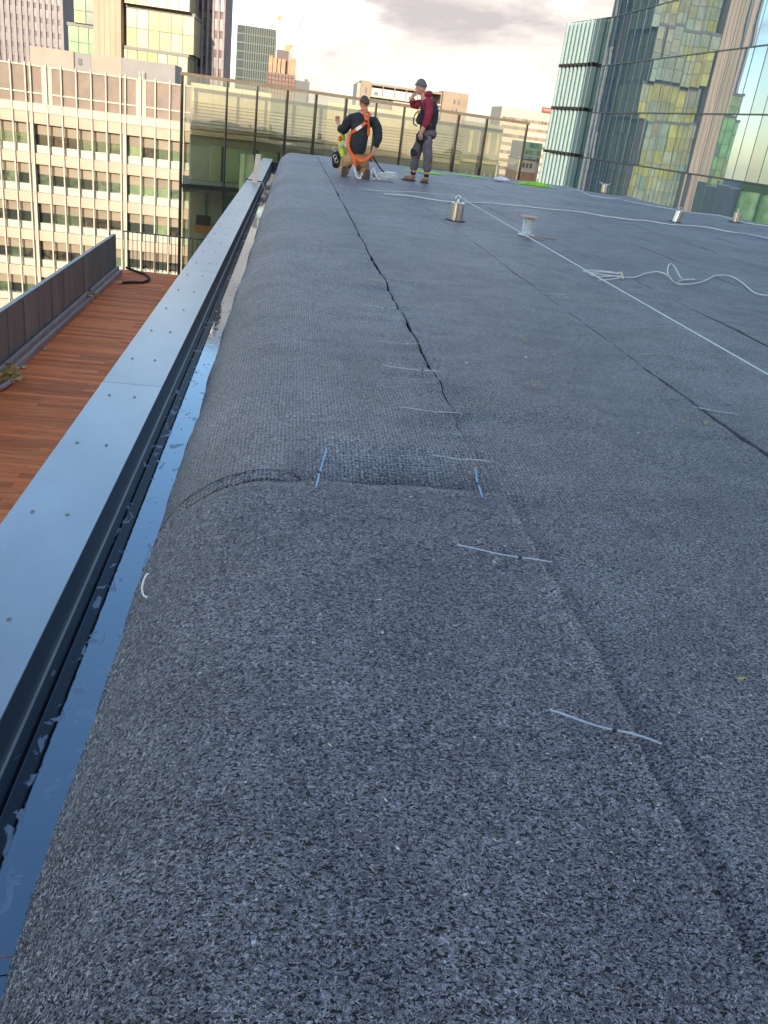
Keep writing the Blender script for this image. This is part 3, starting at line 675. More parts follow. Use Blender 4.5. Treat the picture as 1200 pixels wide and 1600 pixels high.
M['crane'] = mat('crane', (0.13, 0.095, 0.07), 0.6, var=0.1); M['crane_yellow'] = mat('crane_yellow', (0.36, 0.24, 0.04), 0.5)
def crane(label, base, pivot, tip, tail, Y, cab):
    t = thing('tower_crane', label, 'crane', at_y(*base, Y), 'tower cranes on the skyline')
    P = lambda p: Vector(at_y(*p, Y))
    def lattice(a, b, w, n, name):
        mb = MB(); d = (b - a); u = Vector((0, 1, 0)); v = d.normalized().cross(u)
        cs = [u * w + v * w, u * w - v * w, u * -w - v * w, u * -w + v * w]
        for c in cs: mb.tube([a + c, b + c], 0.09, 4)
        for i in range(n):
            for q in range(4): mb.tube([a + d * (i / n) + cs[q], a + d * ((i + 1) / n) + cs[(q + 1) % 4]], 0.06, 3, cap=False)
        return mb.build(name, M['crane'], t)
    lattice(P(base), P(pivot), 0.55, 6, 'mast'); lattice(P(pivot), P(tip), 0.35, 14, 'jib'); lattice(P(pivot), P(tail), 0.35, 4, 'counter_jib')
    MB().tube([P(tail), P(pivot) + Vector((0, 0, 3)), P(pivot) * 0.35 + P(tip) * 0.65], 0.05, 4).build('tie_rod', M['crane'], t)
    c = P(cab); MB().box(c.x - 0.9, c.x + 0.9, Y - 0.9, Y + 0.9, c.z - 0.9, c.z + 0.9).build('cab', M['crane_yellow'], t)
crane('luffing crane with a yellow cab rising over the unfinished tower', (454, 96), (455, 74), (479, 15), (448, 58), 384, (449, 74))
crane('fainter crane with a slim jib poking up behind the teal tower', (425, 60), (426, 42), (438, 8), (420, 38), 470, (437, 28))
t, xa, xb, zt = block('dark_block', 'small dark grey block peeping over the top rail beside the unfinished tower', 460, 125, 484, 380, 14, mat('slate', (0.13, 0.14, 0.14), 0.7), 'building')
MB().box(xa + 4, xa + 5.5, 384, 386, zt + .002, zt + 1.0).build('roof_hut', M['tower_dark'], t)
# brutalist concrete building behind the workers
M['concrete'] = mat('concrete', (0.30, 0.23, 0.16), 0.85, var=0.12, scale=0.25, bump=0.1, bscale=1)
M['white_panel'] = mat('white_panel', (0.42, 0.36, 0.30), 0.7, var=0.08, scale=0.4)
M['shade_win'] = mat('shade_win', (0.10, 0.105, 0.11), 0.4, var=0.3, per=0.3)
SY = 260.0
t = thing('concrete_building', 'brownish concrete building with two blank end towers and framed top openings, behind the two workers', 'building', (30, SY, GROUND))
xa, xb = px_x(556, 160, SY), px_x(729, 160, SY); z0 = at_y(575, 127, SY)[2]
ta, tb = px_x(563, 140, SY), px_x(579, 140, SY); ra = px_x(690, 155, SY)
MB().box(ta, tb, SY - 1, SY + 20, GROUND, z0).build('end_tower', M['concrete'], t); MB().box(ra, xb, SY - 2, SY + 20, GROUND, z0 + 0.15).build('end_tower', M['concrete'], t)
MB().box(xa, ta - 0.02, SY, SY + 18, GROUND, z0 - 0.6).build('stair_wing', M['white_panel'], t)
MB().box(tb + 0.02, ra - 0.02, SY + 2, SY + 18, GROUND, z0 - 3.2).build('wall', M['concrete'], t)
MB().box(tb + 0.02, ra - 0.02, SY, SY + 18, z0 - 0.8, z0 - 0.3).build('roof_slab', M['concrete'], t)
MB().box(tb + 0.02, ra - 0.02, SY, SY + 2, z0 - 3.7, z0 - 3.21).build('floor_band', M['white_panel'], t)
nb = 6
for i in range(nb + 1):
    x = tb + 0.2 + (ra - tb - 0.4) * i / nb; MB().box(x - 0.13, x + 0.13, SY, SY + 0.4, z0 - 3.2, z0 - 0.81).build('frame_post', M['concrete'], t)
for i in (0, 3):
    x = tb + 0.2 + (ra - tb - 0.4) * (i + .55) / nb; MB().box(x - 0.5, x + 0.5, SY + 3, SY + 4, z0 - 3.19, z0 - 2.2).build('roof_plant', M['shade_win'], t)
wn_ = MB().box(-0.2, 0.2, 0, 0.3, -2.3, 0).mesh('window', M['shade_win'])
n_ = 34
for i in range(n_): inst('window', wn_, t, (tb + 0.5 + (ra - tb - 1) * i / (n_ - 1), SY + 1.68, z0 - 3.75))
MB().box(px_x(612, 160, SY), ra - 0.5, SY - 3, SY, GROUND, at_y(650, 163, SY)[2]).build('lower_wing', M['white_panel'], t)
for (px, py) in ((710, 159), (717, 160), (707, 173), (713, 173)):
    a = at_y(px, py, SY - 2); MB().box(a[0] - .25, a[0] + .25, SY - 2.1, SY - 2.001, a[2] - .6, a[2] + .5).build('window', M['shade_win'], t)
a = at_y(572, 141, SY - 1); MB().box(a[0] - .3, a[0] + .3, SY - 1.1, SY - 1.001, a[2] - .9, a[2] + .7).build('window', M['shade_win'], t)
# white office slab with a red sign
WY = 330.0
t = thing('white_building', 'white office slab with rows of small windows and a red rooftop sign', 'building', (82, WY, GROUND))
xa, xb = px_x(785, 166, WY), px_x(880, 180, WY); z0 = at_y(785, 166, WY)[2]
M['white_wall'] = mat('white_wall', (0.52, 0.43, 0.32), 0.8, var=0.06)
MB().box(xa, xb, WY, WY + 18, GROUND, z0).build('wall', M['white_wall'], t)
wm_ = MB().box(-0.55, 0.55, -0.12, -0.01, 0, 1.1).mesh('window', mat('window_brown', (0.20, 0.15, 0.11), 0.4, per=0.4))
nx = 18
for j in range(9):
    for i in range(nx): inst('window', wm_, t, (xa + 1.2 + (xb - xa - 2.4) * i / (nx - 1), WY, z0 - 4.2 - 2.75 * j))
rs_ = MB().box(px_x(845, 176, WY), px_x(868, 180, WY), WY - 1, WY - 0.5, z0 - 0.1, z0 + 1.5).build('roof_sign', mat('sign_red', (0.35, 0.05, 0.04), 0.5), t)
sx = px_x(848, 176, WY)
for i in range(6): MB().box(sx + i * 0.85, sx + i * 0.85 + 0.5, WY - 1.06, WY - 1.001, z0 + 0.45, z0 + 0.95).build('sign_mark', M['white_panel'], rs_)
# small houses between
t = thing('glazed_pavilion', 'small glazed office with teal windows in front of the white slab', 'building', (31, 122, GROUND))
a = at_y(822, 221, 122); b = at_y(848, 226, 122); MB().box(a[0], b[0], 122, 130, GROUND, a[2]).build('wall', M['white_panel'], t)
for j in range(3):
    for i in range(4): 
        w = (b[0] - a[0]) / 4; MB().box(a[0] + w * i + .06, a[0] + w * (i + 1) - .06, 121.9, 121.999, a[2] - 0.7 - j * .85, a[2] - 0.12 - j * .85).build('window', M['green_glass2'], t)
t = thing('white_house', 'little white house with three upright windows above a brick base, beside the glass block', 'house', (30, 112, GROUND))
a = at_y(812, 248, 112); b = at_y(838, 252, 112); zz = at_y(815, 268, 112)[2]
MB().box(a[0], b[0], 112, 118, zz, a[2]).build('wall', M['white_wall'], t); MB().box(a[0] - .1, b[0] + .1, 111.9, 118, GROUND, zz - .002).build('brick_base', mat('brick_orange', (0.34, 0.19, 0.11), 0.85), t)
MB().box(a[0] - .1, b[0] + .1, 111.8, 118, a[2] + .002, a[2] + .12).build('roof', M['shade_win'], t)
for i in range(3):
    w = (b[0] - a[0]); x = a[0] + w * (.28 + .22 * i); MB().box(x - .14, x + .14, 111.93, 111.998, a[2] - .95, a[2] - .4).build('window', M['shade_win'], t)

# ------------------------------------------------------------------ glass building on the right
M['mirror'] = [mat_glass('facade_glass_' + str(i), c, r_, wav=0.035, wscale=0.35, under=u) for i, (c, r_, u) in enumerate([((0.66, 0.80, 0.94), 0.44, (0.10, 0.16, 0.20)), ((0.60, 0.74, 0.84), 0.40, (0.10, 0.17, 0.18)), ((0.60, 0.70, 0.80), 0.38, (0.15, 0.18, 0.21)), ((0.66, 0.80, 0.92), 0.48, (0.08, 0.14, 0.17))])]
M['mullion'] = mat('mullion', (0.06, 0.08, 0.085), 0.4, metal=0.3)
gr = thing('glass_building', 'big mirror-glass building along the right side of the roof, reflecting the towers and the sky', 'building', (26, 50, GROUND))
def fx(y): return 28.2 - 0.03 * y
FD = Vector((-0.03, 1)).normalized(); rotz = math.atan2(FD.y, FD.x)
levels = [-7.0, -3.3, 0.35, 4.0, 7.65, 11.3, 15.0, 26.0]
pw = 1.5; y0 = 20.0; npn = 40
pms = {}
for j in range(len(levels) - 1):
    h = levels[j + 1] - levels[j]
    for q in range(4): pms[(j, q)] = MB().box(-0.012, 0.012, -pw / 2 + 0.02, pw / 2 - 0.02, 0.05, h - 0.05).mesh('pane', M['mirror'][q])
for i in range(npn):
    y = y0 + pw * (i + .5)
    colq = random.choices(range(4), (4, 3, 2, 4))[0]
    for j in range(len(levels) - 1):
        if j == 1 and y < 51.5: continue
        q = colq if random.random() < 0.7 else random.randrange(4)
        inst('pane', pms[(j, q)], gr, (fx(y), y, levels[j]), rot=(0, R(random.gauss(0, .13)), R(1.72) + R(random.gauss(0, .13))))
MB().prism([(fx(y0) + 0.08, y0), (fx(y0) + 22, y0), (fx(80) + 22, 80), (fx(80) + 0.08, 80)], GROUND, 26.0).build('core', M['tower_dark'], gr)
mm = MB().box(-0.03, 0.05, -0.018, 0.018, -7, 26).mesh('mullion', M['mullion'])
for i in range(npn + 1): y = y0 + pw * i; inst('mullion', mm, gr, (fx(y) - 0.0, y, 0))
for z in levels: MB().prism([(fx(y0) - 0.06, y0), (fx(y0) + 0.04, y0), (fx(80) + 0.04, 80), (fx(80) - 0.06, 80)], z - 0.035, z + 0.035).build('floor_line', M['mullion'], gr)
# green room behind the lowest panes
M['green_room'] = mat('green_room', (0.16, 0.36, 0.17), 0.2, var=0.3, scale=0.8, col2=(0.30, 0.46, 0.24)); M['green_frame'] = mat('green_frame', (0.02, 0.07, 0.05), 0.4)
y = 51.5
while y > 43:
    MB().prism([(fx(y) - .02, y - 2.3), (fx(y) + .02, y - 2.3), (fx(y) + .02, y - .1), (fx(y) - .02, y - .1)], -3.2, -0.1).build('green_window', M['green_room'], gr)
    MB().prism([(fx(y) - .12, y - .099), (fx(y) + .06, y - .099), (fx(y) + .06, y + .099), (fx(y) - .12, y + .099)], -3.24, 0.29).build('window_frame', M['green_frame'], gr); y -= 2.4
MB().prism([(fx(43) - .1, 43), (fx(43) + .06, 43), (fx(51.4) + .06, 51.4), (fx(51.4) - .1, 51.4)], -0.098, 0.29).build('window_head', M['green_frame'], gr)
# fin-clad wing
M['teal_pane'] = mat_glass('teal_pane', (0.45, 0.62, 0.62), 0.35, under=(0.12, 0.22, 0.21), wav=0.1)
M['teal_fin'] = mat('teal_fin', (0.34, 0.44, 0.42), 0.25, var=0.08, spec=0.7)
fw = thing('finned_wing', 'lower wing clad in pale teal upright fins, beyond the mirror-glass building', 'building', (27, 90, GROUND))
FA = Vector((at_y(870, 165, 93.5)[0], 93.5)); FB = Vector((27.6, 86.0)); fd = (FB - FA).normalized(); fl_ = (FB - FA).length
MB().slab(FA, FB, GROUND, 12.1, 14, 0.35).build('core', M['tower_dark'], fw)
lv = [-7.0, -3.3, 0.35, 4.4, 8.2, 12.1]; nf_ = 9
for j in range(5):
    for i in range(nf_):
        a = FA + fd * (fl_ * i / nf_); b = FA + fd * (fl_ * (i + 1) / nf_)
        MB().slab(a + fd * .03, b - fd * .03, lv[j] + .12, lv[j + 1] - .12, 0.04, 0.2).build('pane', M['teal_pane'], fw)
        c = a + fd * .12
        MB().slab(c - fd * .09, c + fd * .09, lv[j] + .2, lv[j + 1] - .14, 0.5, -0.55).build('fin', M['teal_fin'], fw)
        MB().slab(c - fd * .14, c + fd * .14, lv[j] - .1, lv[j] + .18, 0.6, -0.6).build('bracket', M['frame'], fw)
    MB().slab(FA, FB, lv[j + 1] - .10, lv[j + 1] + .03, 0.3, 0.05).build('floor_line', M['mullion'], fw)
# unseen block added behind the camera to shade this roof; shows in the glass
M['city_wall'] = mat('city_wall', (0.28, 0.25, 0.22), 0.8, var=0.15, scale=0.1)
def city(name, label, x0, x1, y0_, y1_, z1):
    t = thing(name, label, 'building', ((x0 + x1) / 2, y0_, GROUND)); MB().box(x0, x1, y0_, y1_, GROUND, z1).build('wall', M['city_wall'], t)
    MB().box(x0 + 2, x1 - 3, y0_ + 2, y1_ - 2, z1 + .002, z1 + 0.9).build('roof_plant', M['plant_grey'], t)
    wm = MB().box(-0.8, 0.8, 0, 0.12, 0, 1.6).mesh('window', M['win_dark'])
    for j in range(10):
        for i in range(int((x1 - x0) // 3)): inst('window', wm, t, (x0 + 1.6 + 3 * i, y1_, z1 - 3.2 - 3.4 * j))
city('unseen_block', 'unseen long brown-grey block behind the photographer, added to shade the roof', -22, 16, -62, -42, 15.6)

# ------------------------------------------------------------------ steel anchors and the lifeline
def catmull(pts, n=8):
    P = [Vector(p) for p in pts]; P = [P[0] * 2 - P[1]] + P + [P[-1] * 2 - P[-2]]; o = []
    for i in range(1, len(P) - 2):
        for k in range(n):
            t = k / n; a, b, c, d = P[i - 1:i + 3]
            o.append(0.5 * ((2 * b) + (c - a) * t + (2 * a - 5 * b + 4 * c - d) * t * t + (-a + 3 * b - 3 * c + d) * t ** 3))
    o.append(P[-2]); return o
M['rubber'] = mat('rubber', (0.010, 0.010, 0.011), 0.7, var=0.3)
M['wire'] = mat('wire', (0.52, 0.53, 0.55), 0.45, metal=0.5, var=0.15, scale=60)
M['white_cable'] = mat('white_cable', (0.66, 0.65, 0.62), 0.45, var=0.08, scale=30)
def anchor(label, x, y, h, r, top, lean=(0, 0)):
    t = thing('roof_anchor', label, 'roof anchor', (x, y, 0), 'steel fall-arrest anchors on the roof')
    mb = MB(); prof = [(r, 0.0), (r, h * 0.86), (r * 1.10, h * 0.865), (r * 1.10, h * 0.90), (r * 0.9, h * 0.93), (r * .25, h * .94)]
    mb.lathe(prof, (x, y, 0.004), 20)
    mb.v = [(vx + lean[0] * vz, vy + lean[1] * vz, vz) for vx, vy, vz in mb.v]
    mb.build('post', M['steel'], t, smooth_angle=35)
    s = MB(); n = 11                              # the torn-open mat round the foot shows the black membrane
    ring = [(x + math.cos(2 * math.pi * k / n) * r * random.uniform(1.35, 2.1), y + math.sin(2 * math.pi * k / n) * r * random.uniform(1.5, 2.4)) for k in range(n)]
    s.prism(ring, 0.0055, 0.0115); s.build('collar', M['rubber'], t)
    zt = h * 0.94 + 0.004; cx, cy = x + lean[0] * zt, y + lean[1] * zt
    if top == 'eye':
        MB().tube([(cx + math.cos(a) * h * .13, cy, zt + h * .14 + math.sin(a) * h * .14) for a in [2 * math.pi * k / 14 for k in range(15)]], h * .035, 6, cap=False).build('eye', M['steel'], t, smooth=True)
    elif top == 'loop':
        MB().tube([(cx - .03, cy, zt), (cx - .032, cy, zt + .05), (cx - .015, cy, zt + .075), (cx + .015, cy, zt + .075), (cx + .032, cy, zt + .05), (cx + .03, cy, zt)], 0.008, 6).build('wire_guide', M['steel'], t, smooth=True)
        MB().lathe([(0.012, 0), (0.012, 0.035), (0.008, .04)], (cx, cy, zt), 10).build('bolt', M['steel'], t, smooth_angle=40)
    elif top == 'ears':
        for s_ in (-1, 1): MB().tube([(cx, cy, zt), (cx + s_ * r * 0.9, cy, zt + .015), (cx + s_ * r * 1.9, cy, zt + .055)], [0.018, 0.016, 0.010], 6).build('wire_guide', M['steel'], t, smooth=True)
        MB().lathe([(0.03, 0), (0.03, 0.03), (0.015, .045)], (cx, cy, zt), 10).build('bolt', M['steel'], t, smooth_angle=40)
    else:
        MB().lathe([(0.018, 0), (0.018, 0.03), (0.028, .035), (0.028, .05), (0.012, .065)], (cx, cy, zt), 10).build('knob', M['steel'], t, smooth_angle=40)
    return t
anchor('largest and nearest steel anchor post, with the white lifeline passing over its loop', 1.97, 10.45, 0.225, 0.078, 'loop')
anchor('small leaning steel anchor with a round eye on its top', 6.69, 14.95, 0.20, 0.062, 'eye', (0.18, 0))
anchor('steel anchor with a small knob on top, nearest the green windows of the glass building', 8.84, 17.0, 0.20, 0.072, 'knob')
anchor('far steel anchor with two ear-like wire guides in front of the finned glass wing corner', 8.00, 22.6, 0.21, 0.085, 'ears')
anchor('thin far anchor post by the roof edge in front of the glass-walled block', 5.13, 22.6, 0.36, 0.05, 'knob')
lf = thing('lifeline', 'taut pale steel lifeline running straight from the largest anchor towards the right foreground', 'lifeline', (1.95, 5, 0.25))
p0 = Vector((1.96, 10.45, 0.282)); pn_ = Vector((1.905, 3.06, 0.25)); p1 = p0 + (pn_ - p0) * 1.7
MB().tube([p0 + (p1 - p0) * (i / 20) + Vector((0, 0, -0.012 * math.sin(math.pi * i / 20))) for i in range(21)], 0.0046, 8).build('wire', M['wire'], lf, smooth=True)
MB().tube([p0, (1.62, 11.7, 0.19), (1.30, 12.9, 0.07), (1.05, 13.6, 0.012)], 0.0045, 6).build('slack_wire', M['wire'], lf, smooth=True)
MB().tube([p0 + (p1 - p0) * 0.004, p0 + (p1 - p0) * 0.022], 0.010, 8).build('swage', M['steel'], lf, smooth=True)
def ground_line(pts, z=0.012, amp=0.0):
    return catmull([on_z(px, py, z + (h[0] if h else 0)) for px, py, *h in pts], 8)
def cable(name, label, cat, lines, r, m, group=None, z=0.014):
    mb = MB(); o = None
    for l in lines: mb.tube(ground_line(l, z), r, 6)
    o = mb.build(name, m, None, smooth=True); return tag(o, label, cat, group)
cable('rope', 'long pale rope lying across the whole roof from the kneeling worker to the right', 'rope', [[(600, 303), (640, 306), (700, 315), (760, 317), (815, 322), (860, 327), (905, 331), (940, 337), (985, 343), (1010, 345), (1050, 351), (1095, 354), (1140, 362), (1175, 367), (1215, 376)]], 0.010, M['white_cable'])
cable('rope', 'thin pale rope lying between the two small anchors near the glass facade', 'rope', [[(975, 313), (1000, 318), (1040, 325), (1080, 332), (1125, 337), (1160, 347), (1215, 355)]], 0.009, M['white_cable'])
cable('rope', 'short pale rope end lying in front of the anchor with two ears', 'rope', [[(885, 297), (905, 298), (922, 305), (945, 309), (970, 311)]], 0.010, M['white_cable'])
cb = thing('cable_bundle', 'loose white cable with a folded bundle at its end, behind the lifeline', 'cable', on_z(1000, 433, 0))
def part_cable(name, lines, r, m, parent):
    mb = MB()
    for l in lines: mb.tube(ground_line(l, 0.012), r, 6)
    return mb.build(name, m, parent, smooth=True)
part_cable('cable', [[(970, 433), (992, 433), (1010, 427), (1028, 425), (1043, 430, .02), (1055, 442), (1075, 444), (1098, 440), (1118, 431), (1140, 431), (1160, 442), (1180, 458), (1210, 463)]], 0.0058, M['white_cable'], cb)
part_cable('loop', [[(1056, 443), (1046, 434, .05), (1043, 420, .12), (1048, 412, .14), (1056, 420, .10), (1066, 436, .03), (1084, 436)], [(1060, 440), (1072, 437), (1086, 437)]], 0.0055, M['white_cable'], cb)
part_cable('bundle', [[(972, 433), (940, 429), (912, 424, .01), (925, 422, .02), (972, 427)], [(972, 431), (935, 432), (920, 428)], [(970, 434), (950, 437), (936, 438)], [(968, 428, .01), (940, 425, .015), (918, 426, .01)]], 0.0052, M['white_cable'], cb)
part_cable('tie', [[(970, 426), (972, 430), (973, 435)]], 0.012, mat('tape', (0.62, 0.50, 0.28), 0.5), cb)
# spool
sp = thing('wire_spool', 'small upright spool of bright wire with a pinkish top flange', 'spool', (2.66, 9.72, 0))
MB().lathe([(0.098, 0.004), (0.098, 0.016)], (2.66, 9.72, 0), 24).build('flange', M['white_cable'], sp, smooth_angle=40)
MB().lathe([(0.098, 0.198), (0.098, 0.212)], (2.66, 9.72, 0), 24).build('flange', mat('pinkish', (0.56, 0.36, 0.28), 0.6), sp, smooth_angle=40)
pr_ = [(0.05, 0.0165)]
for i in range(17): z = 0.019 + i * 0.0105; pr_ += [(0.059, z), (0.0635, z + 0.004), (0.059, z + 0.008)]
MB().lathe(pr_ + [(0.05, 0.1975)], (2.66, 9.72, 0), 24).build('wire_winding', mat('bright_wire', (0.66, 0.66, 0.64), 0.3, metal=0.8, var=0.15, scale=30), sp, smooth_angle=60)
part_cable('wire_tail', [[(826, 369), (840, 370), (852, 371), (868, 374)], [(820, 372), (838, 372), (850, 375)]], 0.008, M['cover_wood'], sp)
# lime netting
M['lime'] = mat('lime', (0.36, 0.72, 0.04), 0.5, var=0.2, scale=8, bump=0.5, bscale=30)
def netting(label, px0, px1, py0, py1, h, n=170):
    a, b = on_z(px0, py0), on_z(px1, py1); t = thing('netting', label, 'netting', ((a[0] + b[0]) / 2, (a[1] + b[1]) / 2, 0), 'lime green netting by the roof edge')
    c = Vector(((a[0] + b[0]) / 2, (a[1] + b[1]) / 2, 0)); rx = abs(b[0] - a[0]) / 2; ry = max(0.18, abs(b[1] - a[1]) / 2); mb = MB()
    for i in range(n):
        an = random.uniform(0, 6.283); q = random.random() ** .6; p = c + Vector((math.cos(an) * rx * q, math.sin(an) * ry * q, 0)); hh = h * (1 - q * q) + 0.012
        d = random.uniform(0, 6.283); l = random.uniform(.08, .22)
        mb.tube([p + Vector((-math.cos(d) * l, -math.sin(d) * l * .6, 0.01)), p + Vector((0, 0, hh)), p + Vector((math.cos(d) * l, math.sin(d) * l * .6, 0.008))], random.uniform(.006, .014), 3, flat=0.4)
    o = mb.build('strands', M['lime'], t); o['kind'] = 'stuff'
    gm = MB(); n1 = 16; vs = []
    for k in range(n1): an = 2 * math.pi * k / n1; f_ = 0.8 + 0.2 * noise.noise(Vector((k * 1.1, h * 9, 1))); vs.append((c.x + math.cos(an) * rx * f_, c.y + math.sin(an) * ry * f_, 0.010))
    for k in range(n1): an = 2 * math.pi * k / n1; vs.append((c.x + math.cos(an) * rx * .5, c.y + math.sin(an) * ry * .5, 0.010 + h * random.uniform(.5, .8)))
    vs.append((c.x, c.y, h)); gm.add(vs, [(k, (k + 1) % n1, n1 + (k + 1) % n1, n1 + k) for k in range(n1)] + [(n1 + k, n1 + (k + 1) % n1, 2 * n1) for k in range(n1)])
    gm.build('heap', M['lime'], t)
netting('crumpled heap of lime green netting beside the finned wing', 806, 862, 287, 294, 0.09)
netting('flat trail of lime green netting behind the standing worker', 640, 692, 268, 273, 0.03, 90)
netting('narrow strand of lime green netting leading towards the thin far anchor', 700, 758, 272, 279, 0.02, 70)
q = on_z(784, 284); bg_ = MB()
for i in range(5): bg_.lathe([(0.01, 0.0), (0.09, 0.02), (0.11, .06), (0.06, .11), (0.02, .12)], (q[0] + (i - 2) * .13, q[1] + random.uniform(-.05, .05), 0.005), 9)
b_ = thing('white_bag', 'small crumpled white bag lying beside the thin far anchor', 'bag', (q[0], q[1], 0))
for i in range(1):
    mb = MB().lathe([(0.05, 0.0), (0.20, 0.015), (0.22, .05), (0.12, .09), (0.03, .10)], (q[0], q[1], 0.006), 12)
    mb.v = [(x + .03 * noise.noise(Vector((x * 9, y * 9, z * 9))), y + .03 * noise.noise(Vector((y * 9, x * 9, 3))), z * (1 + .4 * noise.noise(Vector((x * 6, y * 6, 7))))) for x, y, z in mb.v]
    mb.build('bag', mat('white_plastic', (0.66, 0.66, 0.70), 0.4), b_)
    MB().tube([(q[0] - .15, q[1], .05), (q[0] - .05, q[1], .12), (q[0] + .05, q[1], .05)], 0.008, 5).build('handle', M['white_cable'], b_)

# ------------------------------------------------------------------ cable ties
M['tie_pale'] = mat('tie_pale', (0.40, 0.43, 0.47), 0.35, var=0.12, scale=40, spec=0.6)
M['tie_tan'] = mat('tie_tan', (0.45, 0.39, 0.32), 0.4, var=0.15, scale=40)
M['tie_blue'] = mat('tie_blue', (0.14, 0.33, 0.55), 0.3, var=0.1, scale=40)
M['tie_dark'] = mat('tie_dark', (0.03, 0.03, 0.035), 0.4)
def surf_z(x, y):
    sx = seam_x(1, y)
    if x < sx + 0.01: return ripple(x, y, 0) + 0.012 * max(0, 1 - (sx - x) / 0.06) + (0.014 if y < 2.26 else 0) + 0.0
    return ripple(x, y, 1) + 0.004
def tie(label, a, b, head, m, lift=0.006, r=0.0022, dark_head=True):
    A = Vector(on_z(*a, 0.012)); B = Vector(on_z(*b, 0.012)); t = thing('cable_tie', label, 'cable tie', tuple(A + (B - A) * head), 'cable ties along the mat seams')
    d = B - A; n_ = 12; pts = []; side = Vector((-d.y, d.x, 0)).normalized(); bow = random.uniform(-.003, .003)
    for i in range(n_ + 1):
        u = i / n_; p = A + d * u + side * bow * math.sin(math.pi * u); base = surf_z(p.x, p.y)
        up = lift * (1 - u / head) ** 1.2 if u < head else 0
        p.z = base + 0.009 + max(0, up) + (0.001 * math.sin(u * 9)); pts.append(p)
    for _ in range(5):
        zz = [q.z for q in pts]
        for i in range(n_ + 1): pts[i].z = max(zz[i] - 0.002, (zz[max(0, i - 1)] + zz[i] + zz[min(n_, i + 1)]) / 3)
    mb = MB(); w = 0.0021; h_ = 0.0009
    vs = []; fs = []
    for i, p in enumerate(pts):
        tt = (pts[min(i + 1, n_)] - pts[max(i - 1, 0)]).normalized(); s_ = tt.cross(Vector((0, 0, 1))).normalized(); k = w * (1 if i < n_ else .5)
        vs += [p - s_ * k - Vector((0, 0, h_)), p + s_ * k - Vector((0, 0, h_)), p + s_ * k + Vector((0, 0, h_)), p - s_ * k + Vector((0, 0, h_))]
    for i in range(n_):
        for q in range(4): fs.append((i * 4 + q, i * 4 + (q + 1) % 4, i * 4 + 4 + (q + 1) % 4, i * 4 + 4 + q))
    fs += [(0, 1, 2, 3), (n_ * 4, n_ * 4 + 1, n_ * 4 + 2, n_ * 4 + 3)]
    mb.add(vs, fs).build('strap', m, t)
    i = max(1, min(n_ - 1, round(head * n_))); p = pts[i]; tt = (pts[i + 1] - pts[i - 1]).normalized(); s_ = tt.cross(Vector((0, 0, 1))).normalized(); u_ = Vector((0, 0, 1)); vs = []
    for zz in (-.0030, .0042):
        for aa, bb in ((-1, -1), (1, -1), (1, 1), (-1, 1)): vs.append(p + tt * .0036 * aa + s_ * .0040 * bb + u_ * zz)
    MB().add(vs, [(0, 3, 2, 1), (4, 5, 6, 7), (0, 1, 5, 4), (1, 2, 6, 5), (2, 3, 7, 6), (3, 0, 4, 7)]).build('head', M['tie_dark'] if dark_head else m, t)
    return t
P_, T_, B_ = M['tie_pale'], M['tie_tan'], M['tie_blue']
tie('nearest and largest cable tie, pale grey, lying across the first seam in the foreground', (855, 1124), (1031, 1171), 0.60, P_, 0.012)
tie('pale cable tie crossing the first seam just nearer than the sagging joint', (712, 862), (861, 886), 0.66, P_, 0.008)
tie('blue cable tie standing along the roof on the left end of the sagging pocket', (510, 706), (493, 769), 0.62, B_, 0.010)
tie('blue cable tie at the right end of the sagging pocket, near the first seam', (742, 736), (753, 781), 0.50, B_, 0.006)
tie('tan cable tie just beyond the sagging pocket, pointing at the first seam', (676, 711), (768, 723), 0.62, T_, 0.006, dark_head=False)
far_ties = [((624, 637), (720, 645), 'second', T_), ((598, 573), (690, 586), 'third', P_), ((588, 532), (661, 536), 'fourth', T_), ((567, 476), (620, 484), 'fifth', P_), ((560, 436), (612, 442), 'sixth', T_), ((552, 404), (588, 410), 'seventh', P_)]
for a, b, w_, m_ in far_ties: tie(w_ + (' tan' if m_ is T_ else ' pale') + ' cable tie beyond the sagging pocket, across the first seam', a, b, 0.7, m_, 0.005, dark_head=(m_ is P_))
tie('pale cable tie lying across the second seam, closest to the right foreground', (1083, 636), (1152, 648), 0.2, P_, 0.006, dark_head=False)
tie('pale short cable tie on the second seam, next beyond the closest one', (896, 502), (932, 508), 0.2, P_, dark_head=False)
tie('pale cable tie on the second seam, halfway from the closest one to the nearest anchor', (836, 457), (886, 461), 0.2, P_, dark_head=False)
tie('pale cable tie on the second seam, close below the wire spool', (797, 430), (826, 432), 0.3, P_, dark_head=False)
tie('faint cable tie lying loose on the mat, clear of the second seam', (994, 556), (1031, 551), 0.4, P_, dark_head=False)
M['strip_white'] = mat('strip_white', (0.55, 0.57, 0.60), 0.4)
